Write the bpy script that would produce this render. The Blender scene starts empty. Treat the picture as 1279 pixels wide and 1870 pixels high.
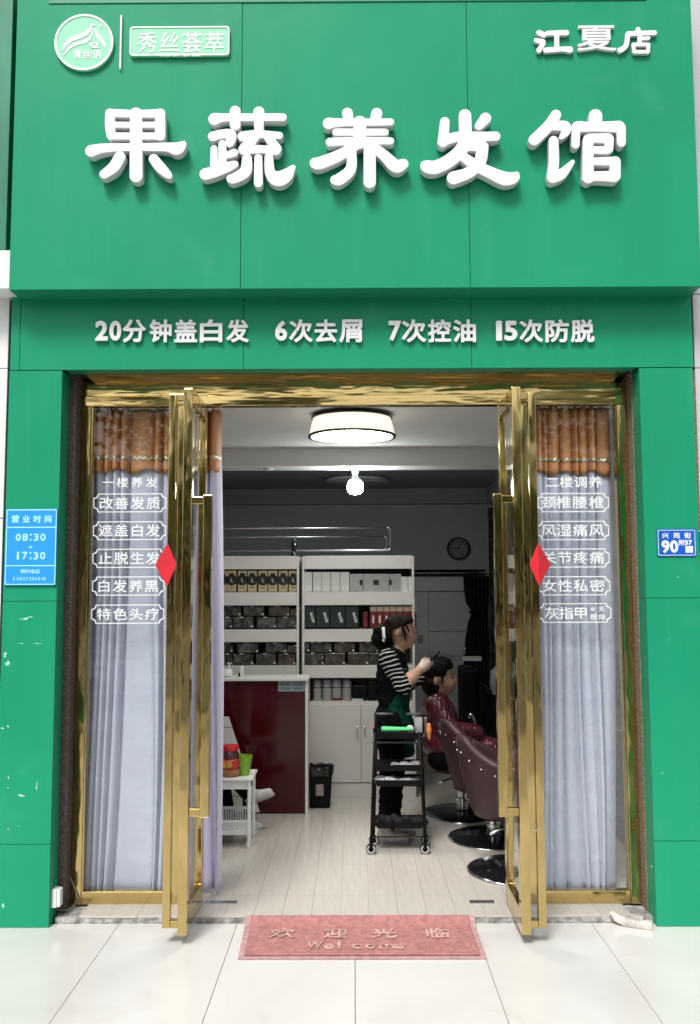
import bpy, math, random
import numpy as np
from mathutils import Vector, Matrix, Euler
SC = bpy.context.scene
COL = SC.collection
R = math.radians
rnd = random.Random(7)

# ------------------------------------------------------------------ camera
FPX, IW, IH = 1650.0, 1279.0, 1870.0
cam_d = bpy.data.cameras.new('camera'); cam = bpy.data.objects.new('camera', cam_d); COL.objects.link(cam)
cam_d.sensor_fit = 'VERTICAL'; cam_d.sensor_height = 36.0; cam_d.lens = 36.0 * FPX / IH
cam_d.clip_start = .05; cam_d.clip_end = 500
CAM = Vector((0, -4.74, 1.70))
CR = Matrix.Rotation(R(.26), 3, 'Z') @ Matrix.Rotation(R(90 + 4.955), 3, 'X') @ Matrix.Rotation(R(-.2), 3, 'Z')
cam.matrix_world = Matrix.Translation(CAM) @ CR.to_4x4()
SC.camera = cam

# ------------------------------------------------------------------ sky, sun, exposure (bright overcast)
world = bpy.data.worlds.new('World'); SC.world = world; world.use_nodes = True
wn = world.node_tree.nodes; wl = world.node_tree.links; wn.clear()
SUN_EL, SUN_AZ = R(53), R(-20)            # azimuth measured from straight behind the camera
sky = wn.new('ShaderNodeTexSky'); sky.sky_type = 'NISHITA'; sky.sun_disc = False
sky.sun_elevation = SUN_EL; sky.sun_rotation = R(180) + SUN_AZ * -1
sky.air_density = 1.0; sky.dust_density = 4.0; sky.ozone_density = 1.0
hs = wn.new('ShaderNodeHueSaturation'); hs.inputs['Saturation'].default_value = .28
bg = wn.new('ShaderNodeBackground'); bg.inputs['Strength'].default_value = .088
wo = wn.new('ShaderNodeOutputWorld')
wl.new(sky.outputs[0], hs.inputs['Color']); wl.new(hs.outputs[0], bg.inputs[0]); wl.new(bg.outputs[0], wo.inputs[0])
sd = bpy.data.lights.new('sun', 'SUN'); sd.energy = 1.5; sd.angle = R(16); sd.color = (1, .97, .93)
sun = bpy.data.objects.new('sun', sd); COL.objects.link(sun)
sdir = Vector((math.sin(SUN_AZ) * math.cos(SUN_EL), -math.cos(SUN_AZ) * math.cos(SUN_EL), math.sin(SUN_EL)))
sun.rotation_euler = sdir.to_track_quat('Z', 'Y').to_euler(); sun.location = (0, -6, 9)
SC.view_settings.view_transform = 'Standard'; SC.view_settings.look = 'None'
SC.view_settings.exposure = .9; SC.view_settings.gamma = 1; SC.view_settings.use_curve_mapping = False
SC.cycles.use_denoising = True
SC.cycles.max_bounces = 10; SC.cycles.transparent_max_bounces = 16; SC.cycles.glossy_bounces = 6
SC.cycles.sample_clamp_indirect = 6; SC.cycles.caustics_reflective = False; SC.cycles.caustics_refractive = False

# ------------------------------------------------------------------ helpers
def ray(u, v): return CR @ Vector((u - IW / 2, -(v - IH / 2), -FPX))
def P(u, v, y):
    d = ray(u, v); return CAM + d * ((y - CAM.y) / d.y)
def PZ(u, v, z):
    d = ray(u, v); return CAM + d * ((z - CAM.z) / d.z)
def X(u, v, y): return P(u, v, y).x
def Z(u, v, y): return P(u, v, y).z
def S(r, g, b, k=1.0):
    f = lambda c: (c / 255 / 12.92) if c / 255 <= .04045 else ((c / 255 + .055) / 1.055) ** 2.4
    return (f(r) * k, f(g) * k, f(b) * k)

MATS = {}
def M(name, col, rough=.5, metal=0.0, var=0.0, vs=4.0, bump=0.0, bs=60.0, stretch=(1, 1, 1), spec=.5, coat=0.0, trans=0.0, sheen=0.0, rvar=0.0, bdist=.01, bd=3):
    m = bpy.data.materials.new(name); m.use_nodes = True; n = m.node_tree.nodes; l = m.node_tree.links
    b = n['Principled BSDF']; b.inputs['Base Color'].default_value = (*col, 1); b.inputs['Roughness'].default_value = rough
    b.inputs['Metallic'].default_value = metal; b.inputs['Specular IOR Level'].default_value = spec; b.inputs['Coat Weight'].default_value = coat
    b.inputs['Transmission Weight'].default_value = trans; b.inputs['Sheen Weight'].default_value = sheen
    if var or bump or rvar:
        tc = n.new('ShaderNodeTexCoord'); mp = n.new('ShaderNodeMapping'); mp.inputs['Scale'].default_value = stretch
        oi = n.new('ShaderNodeObjectInfo'); ad = n.new('ShaderNodeVectorMath'); ad.operation = 'ADD'
        l.new(tc.outputs['Object'], mp.inputs[0]); l.new(mp.outputs[0], ad.inputs[0]); l.new(oi.outputs['Location'], ad.inputs[1])
    if var or rvar:
        t = n.new('ShaderNodeTexNoise'); t.inputs['Scale'].default_value = vs; t.inputs['Detail'].default_value = 5; l.new(ad.outputs[0], t.inputs['Vector'])
        if var:
            r = n.new('ShaderNodeValToRGB'); r.color_ramp.elements[0].position = .3; r.color_ramp.elements[1].position = .7
            r.color_ramp.elements[0].color = (*[max(0, c * (1 - var)) for c in col], 1); r.color_ramp.elements[1].color = (*[min(1, c * (1 + var)) for c in col], 1)
            l.new(t.outputs['Fac'], r.inputs[0]); l.new(r.outputs[0], b.inputs['Base Color'])
        if rvar:
            mr = n.new('ShaderNodeMapRange'); mr.inputs[1].default_value = .3; mr.inputs[2].default_value = .7
            mr.inputs[3].default_value = max(0, rough - rvar); mr.inputs[4].default_value = min(1, rough + rvar)
            l.new(t.outputs['Fac'], mr.inputs[0]); l.new(mr.outputs[0], b.inputs['Roughness'])
    if bump:
        t2 = n.new('ShaderNodeTexNoise'); t2.inputs['Scale'].default_value = bs; t2.inputs['Detail'].default_value = bd; l.new(ad.outputs[0], t2.inputs['Vector'])
        bp = n.new('ShaderNodeBump'); bp.inputs['Strength'].default_value = bump; bp.inputs['Distance'].default_value = bdist
        l.new(t2.outputs['Fac'], bp.inputs['Height']); l.new(bp.outputs[0], b.inputs['Normal'])
    MATS[name] = m; return m
def WEATHER(name, col, dust, rough, bump=.1, speck=.5, stain=None, tilevar=0.0, streak=.12, spec=.5):
    """painted panel or tile with blotches, run-off streaks, pale scuffs and a slightly uneven surface"""
    m = bpy.data.materials.new(name); m.use_nodes = True; n = m.node_tree.nodes; l = m.node_tree.links; b = n['Principled BSDF']
    tc = n.new('ShaderNodeTexCoord'); oi = n.new('ShaderNodeObjectInfo'); ad = n.new('ShaderNodeVectorMath'); l.new(tc.outputs['Object'], ad.inputs[0]); l.new(oi.outputs['Location'], ad.inputs[1])
    def noise(sc, st, det=5, dist=0.0):
        mp = n.new('ShaderNodeMapping'); mp.inputs['Scale'].default_value = st; l.new(ad.outputs[0], mp.inputs[0]); t = n.new('ShaderNodeTexNoise')
        t.inputs['Scale'].default_value = sc; t.inputs['Detail'].default_value = det; t.inputs['Distortion'].default_value = dist; l.new(mp.outputs[0], t.inputs['Vector']); return t.outputs['Fac']
    def rng(f, a, b_, c, d): r = n.new('ShaderNodeMapRange'); [setattr(r.inputs[i], 'default_value', v) for i, v in ((1, a), (2, b_), (3, c), (4, d))]; l.new(f, r.inputs[0]); return r.outputs[0]
    def mix(f, a, c):
        x = n.new('ShaderNodeMix'); x.data_type = 'RGBA'; l.new(f, x.inputs[0])
        if isinstance(a, tuple): x.inputs[6].default_value = (*a, 1)
        else: l.new(a, x.inputs[6])
        x.inputs[7].default_value = (*c, 1); return x.outputs[2]
    c = mix(rng(noise(1.1, (1, 1, .7), 4, .6), .3, .7, 0, 1), tuple(v * .93 for v in col), tuple(min(1, v * 1.06) for v in col))
    c = mix(rng(noise(2.2, (9, 9, .35), 6), .48, .8, 0, streak), c, dust)
    c = mix(rng(noise(3.1, (1, 1, 1), 8, .4), .62, .80, 0, .12), c, dust)
    if speck: c = mix(rng(noise(38, (1, 1, .55), 4), .735, .76, 0, speck), c, dust)
    if stain: c = mix(rng(noise(2.6, (1, 1, 1), 7, 1.2), .58, .82, 0, .28), c, stain); c = mix(rng(noise(55, (1, 1, 1), 3), .74, .78, 0, .5), c, stain)
    if tilevar:
        h = n.new('ShaderNodeHueSaturation'); l.new(c, h.inputs['Color']); l.new(rng(oi.outputs['Random'], 0, 1, 1 - tilevar, 1 + tilevar), h.inputs['Value']); c = h.outputs[0]
    b.inputs['Specular IOR Level'].default_value = spec; l.new(c, b.inputs['Base Color']); l.new(rng(noise(3.4, (1, 1, .6), 6), .3, .7, rough - .08, rough + .12), b.inputs['Roughness'])
    bp = n.new('ShaderNodeBump'); bp.inputs['Strength'].default_value = bump; bp.inputs['Distance'].default_value = .03; l.new(noise(1.8, (1, 1, .8), 2), bp.inputs['Height']); l.new(bp.outputs[0], b.inputs['Normal'])
    MATS[name] = m; return m
def EM(name, col, s, surf=None):
    m = bpy.data.materials.new(name); m.use_nodes = True; b = m.node_tree.nodes['Principled BSDF']
    b.inputs['Base Color'].default_value = (*(surf or col), 1); b.inputs['Emission Color'].default_value = (*col, 1); b.inputs['Emission Strength'].default_value = s
    b.inputs['Roughness'].default_value = .5; MATS[name] = m; return m
def GLASS(name, tint=(.96, .98, .97), base=.045, rough=0.0, dirt=0.0):
    m = bpy.data.materials.new(name); m.use_nodes = True; n = m.node_tree.nodes; l = m.node_tree.links; n.remove(n['Principled BSDF'])
    o = n['Material Output']; tr = n.new('ShaderNodeBsdfTransparent'); tr.inputs[0].default_value = (*tint, 1)
    gl = n.new('ShaderNodeBsdfGlossy'); gl.inputs['Roughness'].default_value = rough; gl.inputs['Color'].default_value = (1, 1, 1, 1)
    lw = n.new('ShaderNodeLayerWeight'); lw.inputs[0].default_value = .5
    pw = n.new('ShaderNodeMath'); pw.operation = 'POWER'; pw.inputs[1].default_value = 5; l.new(lw.outputs['Facing'], pw.inputs[0])
    ma = n.new('ShaderNodeMath'); ma.operation = 'MULTIPLY_ADD'; ma.inputs[1].default_value = 1 - base; ma.inputs[2].default_value = base; l.new(pw.outputs[0], ma.inputs[0])
    mx = n.new('ShaderNodeMixShader'); l.new(ma.outputs[0], mx.inputs[0]); l.new(tr.outputs[0], mx.inputs[1]); l.new(gl.outputs[0], mx.inputs[2])
    out = mx
    if dirt:
        tc = n.new('ShaderNodeTexCoord'); mp = n.new('ShaderNodeMapping'); mp.inputs['Scale'].default_value = (1.5, 1, 9); l.new(tc.outputs['Object'], mp.inputs[0])
        t = n.new('ShaderNodeTexNoise'); t.inputs['Scale'].default_value = 3; t.inputs['Detail'].default_value = 6; l.new(mp.outputs[0], t.inputs['Vector'])
        mr = n.new('ShaderNodeMapRange'); mr.inputs[1].default_value = .5; mr.inputs[2].default_value = .8; mr.inputs[3].default_value = 0; mr.inputs[4].default_value = dirt; l.new(t.outputs['Fac'], mr.inputs[0])
        df = n.new('ShaderNodeBsdfDiffuse'); df.inputs[0].default_value = (.75, .77, .8, 1)
        m2 = n.new('ShaderNodeMixShader'); l.new(mr.outputs[0], m2.inputs[0]); l.new(mx.outputs[0], m2.inputs[1]); l.new(df.outputs[0], m2.inputs[2]); out = m2
    l.new(out.outputs[0], o.inputs[0]); MATS[name] = m; return m

class MB:
    """collects shapes, builds them as one mesh object"""
    def __init__(s): s.v = []; s.f = []
    def add(s, vs, fs):
        o = len(s.v); s.v += [tuple(p) for p in vs]; s.f += [tuple(i + o for i in f) for f in fs]; return s
    def box(s, x0, x1, y0, y1, z0, z1, top=(1, 1)):
        cx, cy = (x0 + x1) / 2, (y0 + y1) / 2; hx, hy = (x1 - x0) / 2, (y1 - y0) / 2; tx, ty = top
        vs = [(cx - hx, cy - hy, z0), (cx + hx, cy - hy, z0), (cx + hx, cy + hy, z0), (cx - hx, cy + hy, z0),
              (cx - hx * tx, cy - hy * ty, z1), (cx + hx * tx, cy - hy * ty, z1), (cx + hx * tx, cy + hy * ty, z1), (cx - hx * tx, cy + hy * ty, z1)]
        return s.add(vs, [(3, 2, 1, 0), (4, 5, 6, 7), (0, 1, 5, 4), (1, 2, 6, 5), (2, 3, 7, 6), (3, 0, 4, 7)])
    def tube(s, pts, r, n=10, cap=True):
        pts = [Vector(p) for p in pts]; rs = r if isinstance(r, (list, tuple)) else [r] * len(pts); vs = []; fs = []
        a = None
        for i, p in enumerate(pts):
            t = (pts[min(i + 1, len(pts) - 1)] - pts[max(i - 1, 0)]).normalized()
            if a is None: a = t.orthogonal().normalized()
            else: a = (a - t * a.dot(t)); a = a.normalized() if a.length > 1e-6 else t.orthogonal().normalized()
            b = t.cross(a)
            vs += [p + (a * math.cos(2 * math.pi * k / n) + b * math.sin(2 * math.pi * k / n)) * rs[i] for k in range(n)]
        for i in range(len(pts) - 1):
            for k in range(n): fs.append((i * n + k, i * n + (k + 1) % n, (i + 1) * n + (k + 1) % n, (i + 1) * n + k))
        if cap: fs.append(tuple(reversed(range(n)))); fs.append(tuple((len(pts) - 1) * n + k for k in range(n)))
        return s.add(vs, fs)
    def lathe(s, prof, c=(0, 0, 0), n=24, sx=1, sy=1):
        vs = []; fs = []
        for r, z in prof: vs += [(c[0] + sx * r * math.cos(2 * math.pi * k / n), c[1] + sy * r * math.sin(2 * math.pi * k / n), c[2] + z) for k in range(n)]
        for i in range(len(prof) - 1):
            for k in range(n): fs.append((i * n + k, i * n + (k + 1) % n, (i + 1) * n + (k + 1) % n, (i + 1) * n + k))
        if prof[0][0] > 1e-4: fs.append(tuple(reversed(range(n))))
        if prof[-1][0] > 1e-4: fs.append(tuple((len(prof) - 1) * n + k for k in range(n)))
        return s.add(vs, fs)
    def prism(s, poly, a, b, axis='y'):
        """poly in the two other axes, extruded from a to b"""
        mk = {'y': lambda p, t: (p[0], t, p[1]), 'x': lambda p, t: (t, p[0], p[1]), 'z': lambda p, t: (p[0], p[1], t)}[axis]
        n = len(poly); vs = [mk(p, a) for p in poly] + [mk(p, b) for p in poly]
        return s.add(vs, [tuple(range(n)), tuple(reversed(range(n, 2 * n)))] + [(i, i + n, (i + 1) % n + n, (i + 1) % n) for i in range(n)])
    def sheet(s, fn, nu, nv):
        vs = [fn(i / nu, j / nv) for j in range(nv + 1) for i in range(nu + 1)]
        return s.add(vs, [(j * (nu + 1) + i, j * (nu + 1) + i + 1, (j + 1) * (nu + 1) + i + 1, (j + 1) * (nu + 1) + i) for j in range(nv) for i in range(nu)])
    def mesh(s, name, smooth=False):
        me = bpy.data.meshes.new(name); me.from_pydata(s.v, [], s.f); me.validate()
        import bmesh
        bm = bmesh.new(); bm.from_mesh(me); bmesh.ops.recalc_face_normals(bm, faces=bm.faces); bm.to_mesh(me); bm.free()
        if smooth: me.polygons.foreach_set('use_smooth', [True] * len(me.polygons))
        return me
    def build(s, name, mat, parent=None, smooth=False, bevel=0, solid=0, seg=2, auto=None):
        return put(name, s.mesh(name, smooth or auto is not None), mat, parent, bevel=bevel, solid=solid, seg=seg, auto=auto)

def put(name, me, mat, parent=None, loc=None, bevel=0, solid=0, seg=2, auto=None):
    o = bpy.data.objects.new(name, me); COL.objects.link(o)
    if mat is not None and not me.materials:
        for mm in (mat if isinstance(mat, (list, tuple)) else [mat]): me.materials.append(MATS[mm] if isinstance(mm, str) else mm)
    if loc is not None: o.location = loc
    if parent is not None: setpar(o, parent)
    if solid: md = o.modifiers.new('thickness', 'SOLIDIFY'); md.thickness = solid
    if bevel: md = o.modifiers.new('edge', 'BEVEL'); md.width = bevel; md.segments = seg; md.limit_method = 'ANGLE'
    if auto is not None:
        try: me.set_sharp_from_angle(angle=R(auto))
        except Exception: pass
    return o
WM = {}
def setpar(o, p):
    o.parent = p; o.matrix_parent_inverse = wmat(p).inverted()
def wmat(p):
    m = p.matrix_basis.copy()
    return (wmat(p.parent) @ p.matrix_parent_inverse @ m) if p.parent else m
def tag(o, label, cat, group=None, kind=None):
    if label: o['label'] = label
    if cat: o['category'] = cat
    if group: o['group'] = group
    if kind: o['kind'] = kind
    return o
def thing(name, label, cat, loc=(0, 0, 0), group=None):
    o = bpy.data.objects.new(name, None); COL.objects.link(o); o.location = loc; o.empty_display_size = .1
    return tag(o, label, cat, group)
def struct(o): o['kind'] = 'structure'; return o
def kin(o, d):
    c = o.copy(); COL.objects.link(c); return c
def clone(root, loc, label, group=None):
    r = root.copy(); COL.objects.link(r); r.location = loc; r['label'] = label
    if group: r['group'] = group
    def rec(src, dst):
        for ch in list(src.children):
            c = ch.copy(); COL.objects.link(c); c.parent = dst; rec(ch, c)
    rec(root, r); return r

# ---- writing
_tc = bpy.data.curves.new('writing', 'FONT'); _to = bpy.data.objects.new('writing', _tc); COL.objects.link(_to)
_cache = {}
def contour(D, gx, gy, h):
    """loops where the field D (rows y, columns x) changes sign"""
    I = D < 0; ny, nx = D.shape
    def ex(j, i): t = D[j, i] / (D[j, i] - D[j, i + 1]); return (gx[i] + t * h, gy[j])
    def ey(j, i): t = D[j, i] / (D[j, i] - D[j + 1, i]); return (gx[i], gy[j] + t * h)
    pos = {}; nxt = {}
    TT = {1: 'lb', 2: 'br', 3: 'lr', 4: 'rt', 5: 'lbrt', 6: 'bt', 7: 'lt', 8: 'tl', 9: 'tb', 10: 'trbl', 11: 'tr', 12: 'rl', 13: 'rb', 14: 'bl'}
    for j in range(ny - 1):
        r = I[j, :-1].astype(int) + 2 * I[j, 1:] + 4 * I[j + 1, 1:] + 8 * I[j + 1, :-1]
        for i in np.nonzero((r > 0) & (r < 15))[0]:
            E = {'b': ('x', j, i), 'r': ('y', j, i + 1), 't': ('x', j + 1, i), 'l': ('y', j, i)}; T = TT[r[i]]
            for k in range(0, len(T), 2):
                a, b = E[T[k]], E[T[k + 1]]; nxt[a] = b
                for e in (a, b):
                    if e not in pos: pos[e] = ex(e[1], e[2]) if e[0] == 'x' else ey(e[1], e[2])
    loops = []; used = set()
    for a in list(nxt):
        if a in used: continue
        L = []; k = a
        while k is not None and k not in used: used.add(k); L.append(pos[k]); k = nxt.get(k)
        if len(L) > 6: loops.append(L)
    return loops
def fill(loops):
    cu = bpy.data.curves.new('fill', 'CURVE'); cu.dimensions = '2D'; cu.fill_mode = 'BOTH'
    for L in loops:
        sp = cu.splines.new('POLY'); sp.points.add(len(L) - 1); sp.use_cyclic_u = True
        for p, (a, b) in zip(sp.points, L): p.co = (a, b, 0, 1)
    o = bpy.data.objects.new('fill', cu); COL.objects.link(o); bpy.context.view_layer.update()
    me = bpy.data.meshes.new_from_object(o.evaluated_get(bpy.context.evaluated_depsgraph_get())); bpy.data.objects.remove(o); bpy.data.curves.remove(cu)
    r = ([(v.co.x, v.co.y) for v in me.vertices], [tuple(p.vertices) for p in me.polygons]); bpy.data.meshes.remove(me); return r
def thicken(vs, fs, rad):
    """grow a glyph by rad (em) with round corners"""
    h = .014; A = np.array(vs); x0, y0 = A.min(0) - rad - .03; x1, y1 = A.max(0) + rad + .03; gx = np.arange(x0, x1, h); gy = np.arange(y0, y1, h); XX, YY = np.meshgrid(gx, gy)
    cnt = {}; ins = np.zeros(XX.shape, bool)
    for f in fs:
        for i in range(len(f)): cnt[(f[i], f[(i + 1) % len(f)])] = 1
        for i in range(1, len(f) - 1):
            a, b, c = A[f[0]], A[f[i]], A[f[i + 1]]
            e = lambda p, q: (q[0] - p[0]) * (YY - p[1]) - (q[1] - p[1]) * (XX - p[0])
            s1, s2, s3 = e(a, b), e(b, c), e(c, a); ins |= ((s1 >= 0) & (s2 >= 0) & (s3 >= 0)) | ((s1 <= 0) & (s2 <= 0) & (s3 <= 0))
    D = np.full(XX.shape, 9.)
    for (i, j) in cnt:
        if (j, i) in cnt: continue
        a, b = A[i], A[j]; d = b - a; t = np.clip(((XX - a[0]) * d[0] + (YY - a[1]) * d[1]) / (d @ d + 1e-12), 0, 1); D = np.minimum(D, np.hypot(XX - a[0] - t * d[0], YY - a[1] - t * d[1]))
    return fill(contour(np.where(ins, -D, D) - rad, gx, gy, h))
def glyph(ch, off=0.0, res=3):
    """triangulated outline of a character, em = 1, as (verts2d, faces)"""
    k = (ch, off, res); rad = off
    if k not in _cache:
        _tc.body = ch; _tc.size = 1; _tc.offset = 0; _tc.resolution_u = res; _tc.extrude = 0
        bpy.context.view_layer.update()
        me = bpy.data.meshes.new_from_object(_to.evaluated_get(bpy.context.evaluated_depsgraph_get()))
        _cache[k] = ([(v.co.x, v.co.y) for v in me.vertices], [tuple(p.vertices) for p in me.polygons]); bpy.data.meshes.remove(me)
        if rad > 0: _cache[k] = thicken(*_cache[k], rad)
    return _cache[k]
def solid_glyph(mb, vs, fs, y0, y1):
    """extrude flat faces (x,z) between y0 (front) and y1"""
    n = len(vs); cnt = {}
    for f in fs:
        for i in range(len(f)):
            a, b = f[i], f[(i + 1) % len(f)]; cnt[(a, b)] = cnt.get((a, b), 0) + 1
    side = [(a, b) for (a, b) in cnt if (b, a) not in cnt]
    mb.add([(x, y0, z) for x, z in vs] + [(x, y1, z) for x, z in vs], list(fs) + [tuple(i + n for i in reversed(f)) for f in fs] + [(b, a, a + n, b + n) for a, b in side])
def write(mb, ch, u0, v0, u1, v1, y, t=.002, off=0.0, fit=False, res=3, box=None):
    """one character (or a string when fit) in the pixel box at depth y"""
    vs, fs = glyph(ch, off, res)
    if box is None: p0 = P(u0, v1, y); p1 = P(u1, v0, y); box = (p0.x, p0.z, p1.x, p1.z)
    x0, z0, x1, z1 = box
    if fit:
        bx0 = min(v[0] for v in vs); bx1 = max(v[0] for v in vs); bz0 = min(v[1] for v in vs); bz1 = max(v[1] for v in vs)
    else: bx0, bx1, bz0, bz1 = .03, .97, -.08, .84
    q = [(x0 + (a - bx0) / (bx1 - bx0) * (x1 - x0), z0 + (b - bz0) / (bz1 - bz0) * (z1 - z0)) for a, b in vs]
    solid_glyph(mb, q, fs, y - t, y)

# ---- merged brush strokes -> outlines (marching squares on a distance field)
def strokes_outline(strokes, h=2.0, pad=14):
    pts = [p for s in strokes for p in s]
    x0 = min(p[0] - p[2] for p in pts) - pad; x1 = max(p[0] + p[2] for p in pts) + pad
    y0 = min(p[1] - p[2] for p in pts) - pad; y1 = max(p[1] + p[2] for p in pts) + pad
    gx = np.arange(x0, x1, h); gy = np.arange(y0, y1, h); XX, YY = np.meshgrid(gx, gy); D = np.full(XX.shape, 1e9)
    for s in strokes:
        # smooth the poly-line (Catmull-Rom)
        q = []
        for i in range(len(s) - 1):
            a, b, c, d = s[max(i - 1, 0)], s[i], s[i + 1], s[min(i + 2, len(s) - 1)]
            for k in range(5):
                t = k / 5
                q.append(tuple(.5 * (2 * b[j] + (c[j] - a[j]) * t + (2 * a[j] - 5 * b[j] + 4 * c[j] - d[j]) * t * t + (3 * b[j] - a[j] - 3 * c[j] + d[j]) * t ** 3) for j in range(3)))
        q.append(s[-1])
        for a, b in zip(q, q[1:]):
            dx, dy = b[0] - a[0], b[1] - a[1]; L = dx * dx + dy * dy + 1e-9
            t = np.clip(((XX - a[0]) * dx + (YY - a[1]) * dy) / L, 0, 1)
            D = np.minimum(D, np.hypot(XX - a[0] - t * dx, YY - a[1] - t * dy) - (a[2] + t * (b[2] - a[2])))
    return contour(D, gx, gy, h)
def outline_mesh(name, loops, depth, bev=0.0):
    """filled and extruded outline (loops in x,z metres); front at y=0, back at y=depth"""
    cu = bpy.data.curves.new(name, 'CURVE'); cu.dimensions = '2D'; cu.fill_mode = 'BOTH'; cu.extrude = depth / 2 - bev; cu.bevel_depth = bev; cu.bevel_resolution = 1
    for L in loops:
        sp = cu.splines.new('POLY'); sp.points.add(len(L) - 1); sp.use_cyclic_u = True
        for p, (a, b) in zip(sp.points, L): p.co = (a, b, 0, 1)
    o = bpy.data.objects.new(name, cu); COL.objects.link(o); bpy.context.view_layer.update()
    me = bpy.data.meshes.new_from_object(o.evaluated_get(bpy.context.evaluated_depsgraph_get())); bpy.data.objects.remove(o)
    me.transform(Matrix(((1, 0, 0, 0), (0, 0, -1, depth / 2), (0, 1, 0, 0), (0, 0, 0, 1))))
    me.name = name; return me

# ---- smooth solid figures: blended capsules and ellipsoids on a grid, surface nets
class Sdf:
    def __init__(s, vox=.008, k=.02): s.p = []; s.vox = vox; s.k = k; s.cut = []; s.wr = {}
    def cap(s, a, b, ra, rb, m=0, k=None): s.p.append(('c', np.array(a, float), np.array(b, float), ra, rb, m, s.k if k is None else k)); return s
    def chain(s, pts, rs, m=0, k=None):
        for i in range(len(pts) - 1): s.cap(pts[i], pts[i + 1], rs[i], rs[i + 1], m, k)
        return s
    def ell(s, c, r, m=0, rot=(0, 0, 0), k=None):
        s.p.append(('e', np.array(c, float), np.array(r, float), np.array(Euler(rot).to_matrix()), None, m, s.k if k is None else k)); return s
    def mesh(s, name):
        lo = np.full(3, 1e9); hi = -lo
        for q in s.p:
            if q[0] == 'c':
                rr = max(q[3], q[4]); lo = np.minimum(lo, np.minimum(q[1], q[2]) - rr); hi = np.maximum(hi, np.maximum(q[1], q[2]) + rr)
            else: lo = np.minimum(lo, q[1] - max(q[2])); hi = np.maximum(hi, q[1] + max(q[2]))
        h = s.vox; lo -= 4 * h; n = np.ceil((hi + 4 * h - lo) / h).astype(int); D = np.full(n, .3); B = np.full(n, 9.); L = np.zeros(n, np.int8)
        for q in s.p:
            pad = q[6] + 4 * h
            if q[0] == 'c':
                rr = max(q[3], q[4]); a = np.minimum(q[1], q[2]) - rr - pad; b = np.maximum(q[1], q[2]) + rr + pad
            else: a = q[1] - max(q[2]) - pad; b = q[1] + max(q[2]) + pad
            i0 = np.maximum(((a - lo) / h).astype(int), 0); i1 = np.minimum(((b - lo) / h).astype(int) + 1, n); sl = tuple(slice(i0[k], i1[k]) for k in range(3))
            g = np.meshgrid(*[lo[k] + h * np.arange(i0[k], i1[k]) for k in range(3)], indexing='ij')
            if q[0] == 'c':
                d = q[2] - q[1]; LL = d @ d + 1e-12
                t = np.clip(sum((g[k] - q[1][k]) * d[k] for k in range(3)) / LL, 0, 1)
                dd = np.sqrt(sum((g[k] - q[1][k] - t * d[k]) ** 2 for k in range(3))) - (q[3] + t * (q[4] - q[3]))
            else:
                v = [g[k] - q[1][k] for k in range(3)]; Rm = q[3]
                w = [sum(v[a] * Rm[a, k] for a in range(3)) / q[2][k] for k in range(3)]
                k0 = np.sqrt(sum(x * x for x in w)); k1 = np.sqrt(sum((w[k] / q[2][k]) ** 2 for k in range(3))) + 1e-9
                dd = k0 * (k0 - 1) / k1
            kk = max(q[6], 1e-4); a0 = D[sl]; hh = np.clip(.5 + .5 * (a0 - dd) / kk, 0, 1); D[sl] = a0 + (dd - a0) * hh - kk * hh * (1 - hh)
            bb = B[sl]; wmask = dd < bb; bb[wmask] = dd[wmask]; L[sl][wmask] = q[5]
        if s.wr:
            g = np.meshgrid(*[lo[k] + h * np.arange(n[k]) for k in range(3)], indexing='ij')
            w = np.sin(55 * g[0] + 30 * g[2] + 4 * np.sin(23 * g[2] + 9 * g[1])) * np.sin(42 * g[2] - 21 * g[1] + 3 * np.sin(31 * g[0])) + .5 * np.sin(110 * g[2] + 60 * g[0] + 5 * np.sin(20 * g[1]))
            for lab, amp in s.wr.items(): D = np.where(L == lab, D + amp * w, D)
        if s.cut:
            g = np.meshgrid(*[lo[k] + h * np.arange(n[k]) for k in range(3)], indexing='ij')
            for fn in s.cut: D = np.maximum(D, fn(*g))
        I = D < 0
        occ = np.zeros(np.array(n) - 1, int); c8 = [(i, j, k) for i in (0, 1) for j in (0, 1) for k in (0, 1)]
        for c in c8: occ += I[c[0]:n[0] - 1 + c[0], c[1]:n[1] - 1 + c[1], c[2]:n[2] - 1 + c[2]]
        cells = np.argwhere((occ > 0) & (occ < 8)); idx = -np.ones(np.array(n) - 1, int); idx[tuple(cells.T)] = np.arange(len(cells))
        acc = np.zeros((len(cells), 3)); ct = np.zeros(len(cells))
        for ax in range(3):
            for c in c8:
                if c[ax]: continue
                c2 = list(c); c2[ax] = 1; d0 = D[tuple((cells + c).T)]; d1 = D[tuple((cells + c2).T)]; m = (d0 < 0) != (d1 < 0)
                t = np.where(m, d0 / np.where(m, d0 - d1, 1), 0); pt = np.array(c, float)[None] + 0 * acc; pt[:, ax] = t
                acc[m] += pt[m]; ct[m] += 1
        V = lo + h * (cells + acc / ct[:, None]); F = []; FM = []
        for ax in range(3):
            a1, a2 = (ax + 1) % 3, (ax + 2) % 3; s0 = [slice(None)] * 3; s1 = [slice(None)] * 3; s0[ax] = slice(0, -1); s1[ax] = slice(1, None)
            E = I[tuple(s0)] != I[tuple(s1)]; e = np.argwhere(E); e = e[(e[:, a1] > 0) & (e[:, a2] > 0) & (e[:, a1] < n[a1] - 1) & (e[:, a2] < n[a2] - 1)]
            def cell(da, db): q = e.copy(); q[:, a1] += da; q[:, a2] += db; return idx[tuple(q.T)]
            f = np.stack([cell(-1, -1), cell(0, -1), cell(0, 0), cell(-1, 0)], 1); fl = ~I[tuple(e.T)]; f[fl] = f[fl][:, ::-1]; F.append(f); FM.append(L[tuple(e.T)])
        F = np.concatenate(F); FM = np.concatenate(FM)
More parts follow.
